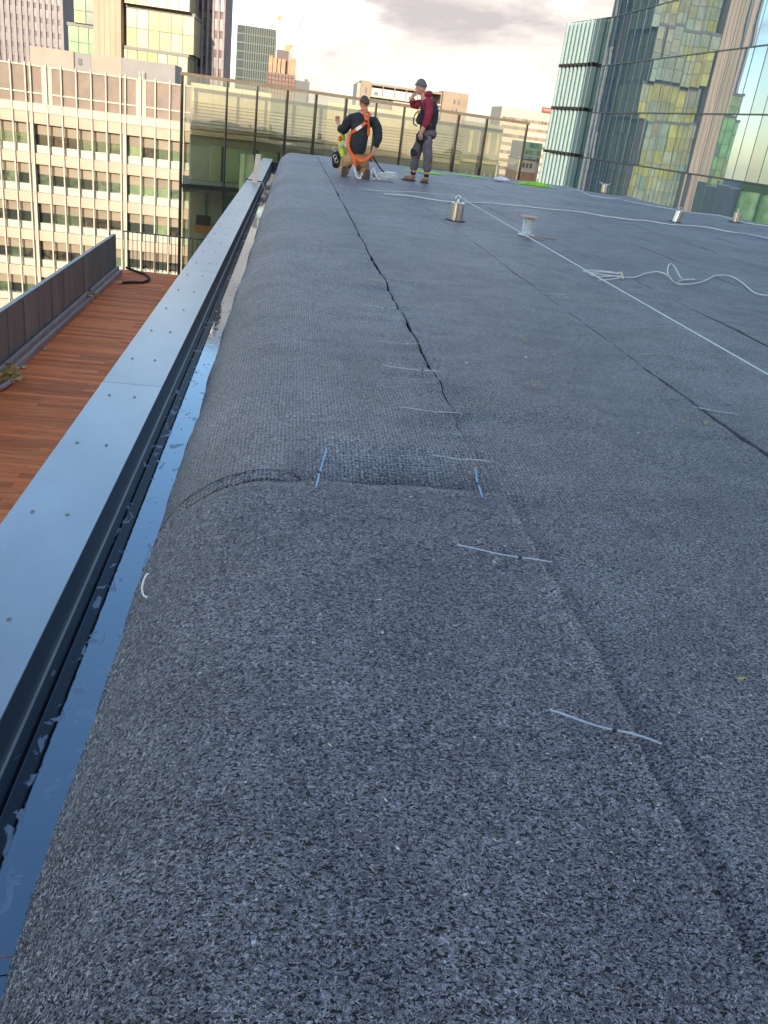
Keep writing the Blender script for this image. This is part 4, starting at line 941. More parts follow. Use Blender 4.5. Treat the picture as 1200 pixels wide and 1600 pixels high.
for (a, b, lb) in (((570, 297), (598, 299), 'nearest the kneeling worker'), ((602, 303), (631, 307), 'beside the start of the long rope'), ((584, 307), (628, 314), 'closest to the camera of the three')):
    A, B = Vector(on_z(*a, .006)), Vector(on_z(*b, .006)); d = (B - A); s_ = d.cross(Vector((0, 0, 1))).normalized() * 0.012; n_ = 6; vs = []; fs = []
    for i in range(n_ + 1):
        p = A + d * (i / n_) + Vector((0, 0, 0.008 + .006 * math.sin(i * 1.7))); vs += [p - s_, p + s_, p + s_ - Vector((0, 0, .002)), p - s_ - Vector((0, 0, .002))]
    for i in range(n_):
        for q in range(4): fs.append((i * 4 + q, i * 4 + (q + 1) % 4, i * 4 + 4 + (q + 1) % 4, i * 4 + 4 + q))
    tag(MB().add(vs, fs + [(3, 2, 1, 0), (n_ * 4, n_ * 4 + 1, n_ * 4 + 2, n_ * 4 + 3)]).build('plastic_strip', M['strip_white']), 'flat white plastic strip on the mat, ' + lb, 'strip', 'white plastic strips on the mats')
# white hook at the mat's hem and the orange offcut in the gutter
hk = [(-0.335, 1.635, -0.22), (-0.352, 1.632, -0.235), (-0.362, 1.622, -0.26), (-0.362, 1.607, -0.285), (-0.350, 1.597, -0.30), (-0.338, 1.594, -0.300)]
q = at_y(231, 910, 1.62)
hk = [(q[0] + .006 - .004, 1.62, q[2] + .022), (q[0] - .003, 1.615, q[2] + .020), (q[0] - .008, 1.608, q[2] + .006), (q[0] - .009, 1.602, q[2] - .008), (q[0] - .005, 1.597, q[2] - .019), (q[0] + .003, 1.595, q[2] - .022)]
tag(MB().tube(catmull(hk, 5), 0.0022, 6).build('cable_tie', mat('white_nylon', (0.70, 0.69, 0.64), 0.4), smooth=True), 'small white curved tie end poking out where the crosswise joint meets the gutter', 'cable tie', 'cable ties along the mat seams')
a, b = on_z(-30, 1502, WZ + .02), on_z(34, 1493, WZ + .02)
tag(MB().tube([a, ((a[0] + b[0]) / 2, (a[1] + b[1]) / 2, WZ + .023), b], 0.0014, 6).build('orange_stick', mat('orange_stick', (0.62, 0.22, 0.13), 0.5), smooth=True), 'thin orange-red strip lying on the gutter water in the bottom corner', 'strip')
# fallen leaves
M['leaf_yellow'] = mat('leaf_yellow', (0.55, 0.44, 0.14), 0.6, var=0.25, scale=90, col2=(0.50, 0.30, 0.10)); M['leaf_pale'] = mat('leaf_pale', (0.55, 0.50, 0.34), 0.6, var=0.2, scale=90)
M['leaf_brown'] = mat('leaf_brown', (0.42, 0.25, 0.13), 0.6, var=0.2, scale=90)
def leaf(label, px, py, l, m, rz, curl=0.5):
    l *= 1.5
    p = on_z(px, py, 0.010); z0 = surf_z(p[0], p[1]) + 0.004; n_ = 6; vs = []; fs = []
    for i in range(n_ + 1):
        u = i / n_; w = l * 0.22 * math.sin(math.pi * min(1, u * 0.92 + 0.06)) ** 0.8; z = curl * l * 0.5 * (2 * u - 1) ** 2
        c_ = Vector(((u - .5) * l, 0.12 * l * math.sin(u * 3), 0))
        for s_, zz in ((-1, .18), (0, 0), (1, .18)): vs.append((c_.x, c_.y + s_ * w, z + zz * w * 2))
    for i in range(n_):
        for q in range(2): fs.append((i * 3 + q, i * 3 + q + 1, i * 3 + 4 + q, i * 3 + 3 + q))
    c, s = math.cos(rz), math.sin(rz)
    t = thing('leaf', label, 'leaf', (p[0], p[1], z0), 'small fallen leaves on the mats')
    MB().add([(p[0] + x * c - y * s, p[1] + x * s + y * c, z0 + z) for x, y, z in vs], fs).build('blade', m, t, smooth=True)
    e_ = (p[0] + l * .5 * c, p[1] + l * .5 * s, z0 + curl * l * .5); MB().tube([e_, (e_[0] + l * .2 * c, e_[1] + l * .2 * s, z0 + l * .1)], l * .02, 4).build('stalk', m, t)
Y_, K_, Bn = M['leaf_yellow'], M['leaf_pale'], M['leaf_brown']
for a in (('curled yellow leaf alone near the right edge of the foreground', 1157, 1061, .016, Y_, .2), ('tiny straw-coloured leaf scrap on the nearest mat', 500, 967, .007, K_, 1.2, .2), ('curled yellow leaf just below the second seam', 1101, 661, .026, Y_, .5), ('small pale yellow leaf beside a curled yellow one', 1071, 660, .018, Y_, 1.1),
          ('single brown leaf lying below the row of leaf scraps', 896, 631, .024, Bn, .1), ('larger orange-brown leaf of a close pair', 832, 604, .028, Bn, .3), ('smaller yellow leaf of a close pair', 842, 599, .02, Y_, .9), ('orange-brown leaf farthest from the camera', 819, 533, .028, Bn, .2),
          ('pale leaf scrap close to the first seam', 728, 566, .022, K_, .6), ('pale leaf scrap between the orange-brown leaves', 821, 559, .022, K_, 1.0), ('small yellow leaf scrap beside the pale one', 858, 573, .02, Y_, .5), ('tiny white scrap below the second tan tie', 756, 655, .014, K_, .1), ('tiny pale scrap in the open mat right of the leaves', 997, 677, .014, K_, .8)): leaf(*a)

# ------------------------------------------------------------------ things on the terrace and at the gutter's far end
hose = [(-4.30, 24.25, DZ + .12), (-4.1, 24.3, DZ + .05), (-3.75, 24.0, DZ + .03), (-3.55, 23.4, DZ + .03), (-3.62, 22.9, DZ + .03), (-3.85, 22.75, DZ + .03), (-4.10, 22.55, DZ + .03)]
hs_ = thing('hose', 'thick black corrugated hose curling over the red deck beside the timber planks', 'hose', (-3.8, 23.3, DZ))
mb = MB(); pts = catmull(hose, 16); mb.tube(pts, [0.036 if i % 2 else 0.029 for i in range(len(pts))], 10); mb.build('hose_body', M['rubber'], hs_); MB().tube([pts[-1], pts[-1] + Vector((-.08, -.05, 0))], 0.027, 10).build('coupling', M['lip_metal'], hs_)
def debris(label, px, py, s, n):
    c = on_z(px, py, DZ + .1); t = thing('leaf_litter', label, 'leaf litter', (c[0], c[1], DZ), 'dry leaf clumps on the terrace'); mb = MB()
    for i in range(n):
        p = Vector((c[0] + random.gauss(0, s * .35), c[1] + random.gauss(0, s * .6), DZ + random.uniform(.01, .12) + .08 * (i % 2))); u = Vector((random.gauss(0, 1), random.gauss(0, 1), random.gauss(0, .6))).normalized() * s * random.uniform(.15, .35); v = u.orthogonal().normalized() * u.length * .5
        mb.add([p - u, p + v, p + u + Vector((0, 0, .02)), p - v], [(0, 1, 2, 3)])
    o = mb.build('leaves', M['leaf_yellow'], t); o['kind'] = 'stuff'; return t
debris('clump of dry yellow-brown leaves at the gap between the timber planks', 136, 465, .20, 70); debris('larger clump of dry yellow leaves at the near end of the planks', 10, 588, .26, 130)
for (px, py, lb, s_) in ((70, 546, 'larger white pebble on the red deck by the planks', .035), (69, 554, 'smaller bright white pebble on the red deck by the planks', .02), (37, 575, 'beige stone against the edge of the planks', .045)):
    c = on_z(px, py, DZ + .01); mb = MB().lathe([(s_ * .5, 0), (s_, s_ * .4), (s_ * .8, s_ * .9), (s_ * .2, s_ * 1.1)], (c[0], c[1], DZ), 8); tag(mb.build('pebble', K_, smooth=True), lb, 'pebble', 'pebbles on the terrace')
tag(MB().tube(catmull([on_z(0, 607, DZ + .06), on_z(8, 602, DZ + .05), on_z(17, 595, DZ + .04), on_z(22, 590, DZ + .05)], 5), 0.045, 8).build('pipe_piece', M['cover_wood'], smooth=True), 'short beige bent pipe piece at the left picture edge on the red deck', 'pipe')
M['pine'] = mat('pine', (0.62, 0.46, 0.32), 0.6, var=0.15, scale=8, stretch=(4, 4, .5)); M['strap_brown'] = mat('strap_brown', (0.22, 0.10, 0.05), 0.6)
tb_ = thing('timber_clamp', 'pale upright timber clamped on the parapet near its far end by a brown strap', 'timber', (-0.8, 15, -0.25))
a = Vector(at_y(397, 290, 15.5)); b = Vector(at_y(404, 241, 16.0)); vs = []
for p in (a, b):
    for dx, dy in ((-.045, -.03), (.045, -.03), (.045, .03), (-.045, .03)): vs.append((p.x + dx, p.y + dy, p.z))
MB().add(vs, [(0, 3, 2, 1), (4, 5, 6, 7), (0, 1, 5, 4), (1, 2, 6, 5), (2, 3, 7, 6), (3, 0, 4, 7)]).build('batten', M['pine'], tb_)
MB().tube([(-0.80, 15.75, -0.19), (-0.64, 15.75, -0.205), (-0.49, 15.7, -0.205), (-0.42, 15.3, -0.30), (-0.38, 14.8, -0.36)], 0.022, 6, flat=.5).build('strap', M['strap_brown'], tb_)
q = on_z(428, 270, WZ); 
for (yy, lb) in ((15.2, 'wet timber offcut lying in the far end of the gutter, below the strap'), (17.6, 'second wet timber offcut in the gutter, nearest its far end')):
    tag(MB().box(-0.46, -0.37, yy - .5, yy + .5, WZ + .001, WZ + .05).build('timber_offcut', M['pine'], bevel=.004), lb, 'timber', 'timber offcuts in the gutter')

# ------------------------------------------------------------------ the two workers
M['skin'] = mat('skin', (0.62, 0.30, 0.21), 0.5, var=0.1, scale=12); M['hair'] = mat('hair', (0.10, 0.055, 0.035), 0.7, var=0.4, scale=60, bump=.4, bscale=90)
M['black_cloth'] = mat('black_cloth', (0.022, 0.022, 0.026), 0.85, var=0.35, scale=9, bump=.35, bscale=12)
M['red_cloth'] = mat('red_cloth', (0.27, 0.022, 0.045), 0.85, var=0.25, scale=9, bump=.35, bscale=12)
M['grey_cloth'] = mat('grey_cloth', (0.125, 0.105, 0.115), 0.85, var=0.2, scale=9, bump=.35, bscale=12)
M['beanie'] = mat('beanie', (0.15, 0.145, 0.145), 0.9, var=0.2, scale=30, bump=.5, bscale=70); M['tan_cloth'] = mat('tan_cloth', (0.46, 0.265, 0.13), 0.85, var=0.2, scale=8, bump=.35, bscale=10)
M['boot'] = mat('boot', (0.34, 0.18, 0.10), 0.7, var=0.2, scale=20); M['sole'] = mat('sole', (0.05, 0.04, 0.035), 0.8)
M['orange_web'] = mat('orange_web', (0.80, 0.13, 0.015), 0.6, var=0.12, scale=30); M['hivis'] = mat('hivis', (0.62, 0.78, 0.03), 0.6, var=0.15, scale=10, bump=.3)
M['silver'] = mat('silver', (0.66, 0.64, 0.58), 0.35, metal=.3)
FAT = 1.22
def skinned(name, chains, m, parent, sub=2, root=None):
    """chains: lists of (x, y, z, r); chains starting at a point already present share it"""
    org = Vector(parent.location); b = parent.parent
    while b is not None: org += Vector(b.location); b = b.parent
    vs = []; rs = []; es = []; idx = {}
    for ch in chains:
        pv = None
        for (x, y, z, r) in ch:
            k = (round(x, 4), round(y, 4), round(z, 4))
            if k not in idx: idx[k] = len(vs); vs.append(Vector((x, y, z)) - org); rs.append(r)
            i = idx[k]
            if pv is not None and pv != i: es.append((pv, i))
            pv = i
    me = bpy.data.meshes.new(name); me.from_pydata(vs, es, []); me.materials.append(m)
    o = bpy.data.objects.new(name, me); COL.objects.link(o); o.parent = parent
    md = o.modifiers.new('skin', 'SKIN'); md.use_smooth_shade = True; md.branch_smoothing = 0.6
    lay = me.skin_vertices[0].data if len(me.skin_vertices) else None
    if lay is None:
        bm = bmesh.new(); bm.from_mesh(me); bm.verts.layers.skin.verify(); bm.to_mesh(me); bm.free(); lay = me.skin_vertices[0].data
    for i, r in enumerate(rs):
        rr = (r * FAT, r * FAT); lay[i].radius = rr; lay[i].use_root = (i == 0)
    s_ = o.modifiers.new('sub', 'SUBSURF'); s_.levels = sub; s_.render_levels = sub
    if 'cloth' in m.name:                         # folds
        tx = bpy.data.textures.get('folds') or bpy.data.textures.new('folds', 'CLOUDS'); tx.noise_scale = 0.09; tx.noise_depth = 2
        s_.levels = s_.render_levels = 3; dp = o.modifiers.new('folds', 'DISPLACE'); dp.texture = tx; dp.strength = 0.035; dp.mid_level = 0.5
    return o
def hand(c, d, up, parent_chains, s=1.0):
    """palm and five bent fingers as chains: c wrist, d direction of the fingers, up the thumb side"""
    c = Vector(c); d = Vector(d).normalized(); t = Vector(up); t = (t - d * t.dot(d)).normalized(); n_ = d.cross(t)
    pal = c + d * 0.085 * s
    ch = [[(*c, .026 * s), (*(c + d * .045 * s), .030 * s), (*pal, .028 * s)]]
    for i, (o_, l) in enumerate(((.030, .07), (.010, .078), (-.010, .072), (-.028, .056))):
        b = pal + t * o_ * s; ch.append([(*pal, .028 * s), (*(b + d * .015 * s), .010 * s), (*(b + d * l * .55 * s + n_ * .012 * s), .0095 * s), (*(b + d * l * .85 * s + n_ * .035 * s), .008 * s)])
    b = c + d * .045 * s; ch.append([(*b, .030 * s), (*(b + t * .04 * s + d * .02 * s), .012 * s), (*(b + t * .05 * s + d * .055 * s + n_ * .01 * s), .010 * s)])
    return ch
def web(parent, name, pts, w, th, m, nrm):
    """flat webbing along points, lying square to nrm"""
    P = catmull(pts, 5); vs = []; fs = []
    for i, p in enumerate(P):
        t = (P[min(i + 1, len(P) - 1)] - P[max(i - 1, 0)]).normalized(); nn = Vector(nrm(p)) if callable(nrm) else Vector(nrm); s_ = t.cross(nn).normalized() * w / 2; u_ = nn.normalized() * th / 2
        vs += [p - s_ - u_, p + s_ - u_, p + s_ + u_, p - s_ + u_]
    n_ = len(P)
    for i in range(n_ - 1):
        for q in range(4): fs.append((i * 4 + q, i * 4 + (q + 1) % 4, i * 4 + 4 + (q + 1) % 4, i * 4 + 4 + q))
    fs += [(0, 1, 2, 3), (n_ * 4 - 4, n_ * 4 - 3, n_ * 4 - 2, n_ * 4 - 1)]
    return MB().add(vs, fs).build(name, m, parent, smooth_angle=50)
def head(parent, c, face, m_hair, hat=None, tilt=0.0):
    """a modelled head: skull, face, nose, ears, eyes, mouth; face = horizontal direction looked at"""
    c = Vector(c); f = Vector(face).normalized(); sd_ = f.cross(Vector((0, 0, 1))).normalized(); u = sd_.cross(f).normalized()
    bm = bmesh.new(); bmesh.ops.create_uvsphere(bm, u_segments=28, v_segments=20, radius=1)
    for v in bm.verts:
        x, y, z = v.co                             # x side, y forward, z up
        w = 0.076; dpt = 0.098; hgt = 0.118
        if z < 0: w *= 1 - 0.34 * (-z) ** 1.3; dpt *= 1 - 0.10 * (-z)
        yy = y * dpt; 
        if z < -.15 and y < 0: yy *= 1 - 0.45 * min(1, (-z - .15) / .7)
        if z < -.5 and y > 0: yy += .012
        if abs(x) < .22 and y > .7: yy += 0.022 * max(0, 1 - abs(z + .12) / .22) * (1 - abs(x) / .22)      # nose
        if .16 < abs(x) < .5 and y > .6 and abs(z - .10) < .12: yy -= .007                                  # eye sockets
        v.co = Vector((x * w, yy, z * hgt))
    for v in bm.verts: v.co = c - Vector(parent.location) + sd_ * v.co.x + f * v.co.y + u * v.co.z
    me = bpy.data.meshes.new('head'); bm.to_mesh(me); bm.free(); me.materials.append(M['skin']); me.polygons.foreach_set('use_smooth', [True] * len(me.polygons))
    o = bpy.data.objects.new('head', me); COL.objects.link(o); o.parent = parent
    for s_ in (-1, 1):
        e_ = c + sd_ * s_ * .076 + f * -.002 + u * -.005
        MB().lathe([(.006, -.006), (.016, -.004), (.018, .002), (.010, .006)], (0, 0, 0), 10)
        mb = MB().lathe([(.004, -.030), (.015, -.016), (.019, .006), (.013, .024), (.004, .030)], (0, 0, 0), 8)
        mb.v = [tuple(e_ + sd_ * x * .45 + f * y + u * z) for x, y, z in mb.v]; mb.build('ear', M['skin'], parent, smooth=True)
        p = c + sd_ * s_ * .030 + f * .086 + u * .012; mb = MB().lathe([(.002, -.006), (.010, 0), (.002, .006)], (0, 0, 0), 8); mb.v = [tuple(p + sd_ * x + f * y * .4 + u * z) for x, y, z in mb.v]; mb.build('eye', M['tie_dark'], parent, smooth=True)
    MB().tube([tuple(c + sd_ * -.022 + f * .083 - u * .058), tuple(c + f * .092 - u * .056), tuple(c + sd_ * .022 + f * .083 - u * .058)], .005, 6).build('mouth', mat('lips', (0.42, 0.14, 0.12), 0.5), parent, smooth=True)
    # hair or hat: a shell over the skull
    bm = bmesh.new(); bmesh.ops.create_uvsphere(bm, u_segments=28, v_segments=20, radius=1)
    dead = []
    for v in bm.verts:
        x, y, z = v.co
        lim = (0.18 + 0.30 * max(0, y)) if hat else (0.05 + 0.55 * max(0, y) - 0.45 * max(0, -y))
        if z < lim: dead.append(v); continue
        k = 1.0
        v.co = Vector((x * .085, y * .107 - .002, z * (.150 if hat else .128))) if hat else Vector((x * .081, y * .103 - .003, z * .126))
        v.co += v.co.normalized() * .004 * noise.noise(v.co * 90)
        v.co = c - Vector(parent.location) + sd_ * v.co.x + f * v.co.y + u * v.co.z
    bmesh.ops.delete(bm, geom=dead, context='VERTS'); me = bpy.data.meshes.new('hat' if hat else 'hair'); bm.to_mesh(me); bm.free(); me.materials.append(M['beanie'] if hat else M['hair']); me.polygons.foreach_set('use_smooth', [True] * len(me.polygons))
    o = bpy.data.objects.new('beanie' if hat else 'hair', me); COL.objects.link(o); o.parent = parent
    md = o.modifiers.new('s', 'SOLIDIFY'); md.thickness = .008; md.offset = 1
    if hat:
        P = [tuple(c + sd_ * math.cos(a) * .083 + f * (math.sin(a) * .103 - .002) + u * (.030 + .030 * max(0, math.sin(a)))) for a in [2 * math.pi * k / 20 for k in range(21)]]
        MB().tube(P, .016, 6, cap=False, flat=1.2).build('beanie_cuff', M['beanie'], parent, smooth=True)

# standing worker: red hoodie, black vest, grey trousers, beanie; looks left, one fist at the mouth
SYW = 17.4
st = thing('person', 'standing worker in grey beanie, red hoodie and black vest, one hand raised to the mouth', 'person', (2.42, SYW, 0))
Y0 = SYW
HIP = (2.475, Y0, 0.92)
body = [[(2.475, Y0, .92, .075), (2.49, Y0, 1.10, .10), (2.47, Y0, 1.28, .11), (2.41, Y0, 1.42, .09), (2.34, Y0 - .01, 1.50, .052), (2.30, Y0 - .01, 1.57, .055)],
        [(2.475, Y0, .92, .075), (2.41, Y0 + .10, .84, .065), (2.34, Y0 + .12, .47, .058), (2.345, Y0 + .12, .12, .042)],
        [(2.475, Y0, .92, .075), (2.50, Y0 - .09, .84, .065), (2.555, Y0 - .09, .47, .058), (2.575, Y0 - .09, .12, .042)],
        [(2.41, Y0, 1.42, .09), (2.43, Y0 - .17, 1.41, .055), (2.44, Y0 - .22, 1.16, .044), (2.375, Y0 - .20, .93, .034), (2.36, Y0 - .20, .90, .030)],
        [(2.41, Y0, 1.42, .09), (2.38, Y0 + .17, 1.40, .055), (2.18, Y0 + .17, 1.33, .042), (2.13, Y0 + .05, 1.45, .032)]]
body += hand((2.36, Y0 - .20, .90), (-.05, 0, -1), (-1, .3, 0), None) + hand((2.13, Y0 + .05, 1.45), (.45, -.35, .55), (0, -.2, 1), None, .9)
skinned('body', body, M['skin'], st)
head(st, (2.27, Y0 - .01, 1.625), (-1, -.15, -.12), None, hat=True)
skinned('hoodie', [[(2.485, Y0, .84, .110), (2.49, Y0, .98, .115), (2.49, Y0, 1.12, .125), (2.47, Y0, 1.28, .138), (2.42, Y0, 1.42, .12), (2.36, Y0, 1.50, .088)],
    [(2.42, Y0, 1.42, .12), (2.435, Y0 - .185, 1.41, .078), (2.45, Y0 - .225, 1.17, .064), (2.385, Y0 - .205, .95, .050)],
    [(2.42, Y0, 1.42, .12), (2.38, Y0 + .185, 1.40, .075), (2.17, Y0 + .17, 1.325, .060), (2.14, Y0 + .07, 1.43, .046)]], M['red_cloth'], st)
skinned('hood', [[(2.33, Y0 - .075, 1.50, .035), (2.40, Y0 - .08, 1.545, .048), (2.475, Y0, 1.54, .06), (2.40, Y0 + .08, 1.545, .048), (2.33, Y0 + .075, 1.50, .035)]], M['red_cloth'], st)
skinned('vest', [[(2.49, Y0, .83, .125), (2.50, Y0, .95, .135), (2.50, Y0, 1.10, .145), (2.485, Y0, 1.27, .156), (2.45, Y0, 1.38, .135), (2.43, Y0, 1.43, .10)]], M['black_cloth'], st)
skinned('trousers', [[(2.49, Y0, .95, .130), (2.485, Y0, .86, .145), (2.41, Y0 + .09, .80, .098), (2.34, Y0 + .12, .47, .078), (2.345, Y0 + .12, .17, .062)],
    [(2.485, Y0, .86, .145), (2.50, Y0 - .085, .80, .098), (2.555, Y0 - .09, .47, .078), (2.572, Y0 - .09, .17, .062)]], M['grey_cloth'], st)
skinned('seat', [[(2.50, Y0 + .0, .97, .118), (2.515, Y0 - .01, .88, .150), (2.51, Y0 - .03, .78, .135)]], M['grey_cloth'], st)
skinned('knee_panel', [[(2.355, Y0 + .105, .62, .088), (2.335, Y0 + .12, .50, .083), (2.335, Y0 + .12, .40, .076)]], M['black_cloth'], st)
skinned('holster', [[(2.44, Y0 - .05, .88, .13), (2.43, Y0 - .04, .78, .125), (2.42, Y0 + .03, .68, .10)]], M['black_cloth'], st)
for (x, yy, dx, dy) in ((2.345, Y0 + .12, -1, -.1), (2.575, Y0 - .09, -.25, 1)):
    d = Vector((dx, dy, 0)).normalized(); c = Vector((x, yy, 0))
    skinned('sock', [[(x, yy, .20, .052), (x, yy, .10, .052)]], M['black_cloth'], st, 1)
    skinned('boot', [[(*(c + Vector((0, 0, .13))), .050), (*(c + d * .0 + Vector((0, 0, .055))), .050), (*(c + d * .10 + Vector((0, 0, .05))), .045), (*(c + d * .19 + Vector((0, 0, .042))), .040)]], M['boot'], st)
    w_ = Vector((-d.y, d.x, 0)); pl = [c - d * .055 - w_ * .04, c + d * .12 - w_ * .048, c + d * .22 - w_ * .03, c + d * .22 + w_ * .03, c + d * .12 + w_ * .048, c - d * .055 + w_ * .04]
    MB().prism([(p.x, p.y) for p in pl], 0.004, 0.024).build('sole', M['sole'], st)
# harness details and tools
web(st, 'belt', [(2.36, Y0 - .05, .955), (2.44, Y0 - .14, .955), (2.56, Y0 - .13, .96), (2.64, Y0, .965)], .05, .01, M['black_cloth'], lambda p: (p.x - 2.5, p.y - Y0, 0))
web(st, 'strap', [(2.36, Y0 - .11, 1.36), (2.42, Y0 - .165, 1.22), (2.52, Y0 - .16, 1.02)], .04, .008, M['grey_cloth'], (-.1, -1, .1))
web(st, 'reflective_strip', [(2.625, Y0 - .085, 1.30), (2.64, Y0 - .08, 1.37)], .03, .012, M['silver'], (.7, -.7, 0)); web(st, 'reflective_strip', [(2.63, Y0 - .08, 1.04), (2.635, Y0 - .08, 1.12)], .03, .012, M['silver'], (.7, -.7, 0))
skinned('radio_pouch', [[(2.33, Y0 - .08, 1.24, .045), (2.31, Y0 - .08, 1.12, .06), (2.30, Y0 - .08, 1.00, .062)]], M['black_cloth'], st, 1)
MB().box(2.245, 2.29, Y0 - .12, Y0 - .08, 1.20, 1.25).build('buckle', mat('amber_buckle', (0.62, 0.33, 0.03), 0.5), st)
MB().tube(catmull([(2.26, Y0 - .1, 1.24), (2.20, Y0 - .1, 1.15), (2.20, Y0 - .1, 1.02), (2.27, Y0 - .1, 0.98)], 5), .012, 6).build('lanyard', M['black_cloth'], st, smooth=True)

# kneeling worker seen from behind
KY = 16.45
kn = thing('person', 'kneeling worker seen from behind in a dark sweater, orange harness and tan trousers', 'person', (1.18, KY, 0))
K = KY
kb = [[(1.12, K + .02, .40, .085), (1.14, K + .04, .62, .115), (1.17, K + .06, .84, .13), (1.19, K + .07, 1.00, .10), (1.20, K + .08, 1.12, .055), (1.20, K + .10, 1.20, .055)],
      [(1.12, K + .02, .40, .085), (1.00, K + .07, .33, .06), (.96, K + .36, .10, .045), (.95, K - .02, .09, .035), (.945, K - .12, .10, .03)],
      [(1.12, K + .02, .40, .085), (1.24, K + .07, .33, .06), (1.30, K + .36, .10, .045), (1.32, K - .02, .09, .035), (1.325, K - .12, .10, .03)],
      [(1.19, K + .07, 1.00, .10), (.99, K + .08, .98, .06), (.86, K + .10, .74, .045), (.80, K + .28, .80, .034), (.785, K + .32, .83, .03)],
      [(1.19, K + .07, 1.00, .10), (1.38, K + .07, .99, .06), (1.50, K + .04, .74, .045), (1.44, K + .02, .51, .034), (1.43, K + .02, .47, .030)]]
kb += hand((.785, K + .32, .83), (-.25, .1, .9), (-1, 0, 0), None) + hand((1.43, K + .02, .47), (-.05, .1, -1), (-1, 0, 0), None)
skinned('body', kb, M['skin'], kn)
head(kn, (1.19, K + .105, 1.225), (-.25, 1, -.25), M['hair'])
skinned('sweater', [[(1.115, K + .02, .38, .135), (1.12, K + .03, .46, .145), (1.14, K + .04, .62, .150), (1.17, K + .06, .84, .165), (1.19, K + .07, 1.00, .14), (1.20, K + .08, 1.10, .085)],
    [(1.19, K + .07, 1.00, .14), (.98, K + .08, .97, .090), (.865, K + .10, .75, .075), (.80, K + .25, .79, .052)],
    [(1.19, K + .07, 1.00, .14), (1.39, K + .07, .98, .090), (1.505, K + .04, .74, .074), (1.45, K + .02, .54, .052)]], M['black_cloth'], kn)
skinned('trousers', [[(1.12, K + .02, .47, .15), (1.12, K + .0, .34, .165), (.985, K + .04, .29, .125), (.94, K + .34, .115, .090), (.94, K + .0, .095, .080), (.945, K - .08, .09, .062)],
    [(1.12, K + .0, .34, .165), (1.25, K + .04, .29, .125), (1.31, K + .34, .115, .090), (1.32, K + .0, .095, .080), (1.325, K - .08, .09, .062)]], M['tan_cloth'], kn)
for x, s_ in ((.945, -1), (1.325, 1)):         # toes on the mat, heels up, soles towards the camera
    skinned('boot', [[(x, K - .08, .10, .056), (x + .01 * s_, K - .17, .13, .056), (x + .015 * s_, K - .20, .07, .050), (x + .02 * s_, K - .20, .045, .040)]], M['boot'], kn)
    mb = MB().prism([(-.046, -.10), (.046, -.10), (.052, -.02), (.044, .06), (.034, .085), (-.034, .085), (-.044, .06), (-.052, -.02)], -.011, .011); c_ = Vector((x + .015 * s_, K - .262, .098))
    mb.v = [(c_.x + a, c_.y + c * 1.0 + b * .22, c_.z + b) for a, b, c in mb.v]; mb.build('sole', M['sole'], kn)
bk = lambda p: (p[0] - 1.16, p[1] - K - .06, 0)
def bp(x, z):                                  # a point on the sweater's back
    r_ = 0.165 if .6 < z < .95 else 0.15; cx = 1.12 + (z - .46) * .11; dx = x - cx; cy = K + .03 + (z - .46) * .07
    r_ = r_ * (1.0 if z < .95 else max(.5, 1 - (z - .95) * 2.6)); return (x, cy - math.sqrt(max(.002, (r_ + .012) ** 2 - min(dx * dx, (r_) ** 2 * .9))) - .004, z)
web(kn, 'harness_strap', [(1.185, K + .02, 1.145), bp(1.22, 1.02), bp(1.27, .93), bp(1.30, .84), bp(1.31, .72)], .052, .010, M['orange_web'], (0, -1, .1))
web(kn, 'harness_strap', [(1.27, K + .05, 1.10), bp(1.265, 1.0), bp(1.22, .92), bp(1.12, .83), bp(1.03, .76), bp(.985, .73)], .052, .010, M['orange_web'], (-.15, -1, .1))
web(kn, 'reflective_strip', [bp(1.165, .862), bp(1.10, .812), bp(1.075, .79)], .055, .016, M['silver'], (-.15, -1, .1))
web(kn, 'harness_strap', [bp(.985, .73), (.965, K - .06, .62), (.975, K - .13, .48), (1.05, K - .16, .38), (1.13, K - .18, .33)], .050, .010, M['orange_web'], (-.5, -1, 0))
web(kn, 'harness_strap', [(1.13, K - .18, .33), (1.22, K - .17, .31), (1.32, K - .12, .36), (1.38, K - .05, .43)], .060, .010, M['orange_web'], (0, -1, .2))
web(kn, 'harness_strap', [(1.05, K - .165, .39), (1.09, K - .18, .28), (1.12, K - .17, .18)], .055, .010, M['orange_web'], (0, -1, .2))
web(kn, 'back_plate', [bp(1.24, .97), bp(1.24, .93)], .05, .02, M['black_cloth'], (0, -1, 0))
web(kn, 'belt', [(1.00, K - .11, .45), (1.12, K - .155, .43), (1.24, K - .125, .44)], .04, .012, M['rubber'], (0, -1, 0))
# what he works with
hv = thing('hi_vis_bundle', 'yellow and orange high-visibility bundle in front of the kneeling worker', 'vest', (.84, K + .28, .3))
skinned('cloth', [[(.86, K + .30, .72, .035), (.87, K + .28, .60, .055), (.84, K + .26, .52, .04), (.90, K + .22, .36, .05), (.90, K + .2, .28, .04)]], M['hivis'], hv, 1)
skinned('orange_band', [[(.82, K + .24, .66, .028), (.825, K + .22, .56, .03)]], M['orange_web'], hv, 1); web(hv, 'reflective_strip', [(.90, K + .2, .58), (.86, K + .19, .50), (.84, K + .20, .46)], .05, .012, M['silver'], (0, -1, 0))
tb2 = thing('tool_bag', 'black tool bag with steel clips on the mat beside the kneeling worker', 'bag', (.80, K + .2, 0))
skinned('bag_body', [[(.76, K + .22, .40, .05), (.80, K + .22, .26, .085), (.83, K + .22, .10, .09)]], M['black_cloth'], tb2, 1)
for (x, z) in ((.735, .42), (.76, .30), (.79, .24)): MB().tube([(x + math.cos(a) * .028, K + .12, z + math.sin(a) * .035) for a in [2 * math.pi * k / 10 for k in range(11)]], .007, 5, cap=False).build('clip', M['steel'], tb2, smooth=True)
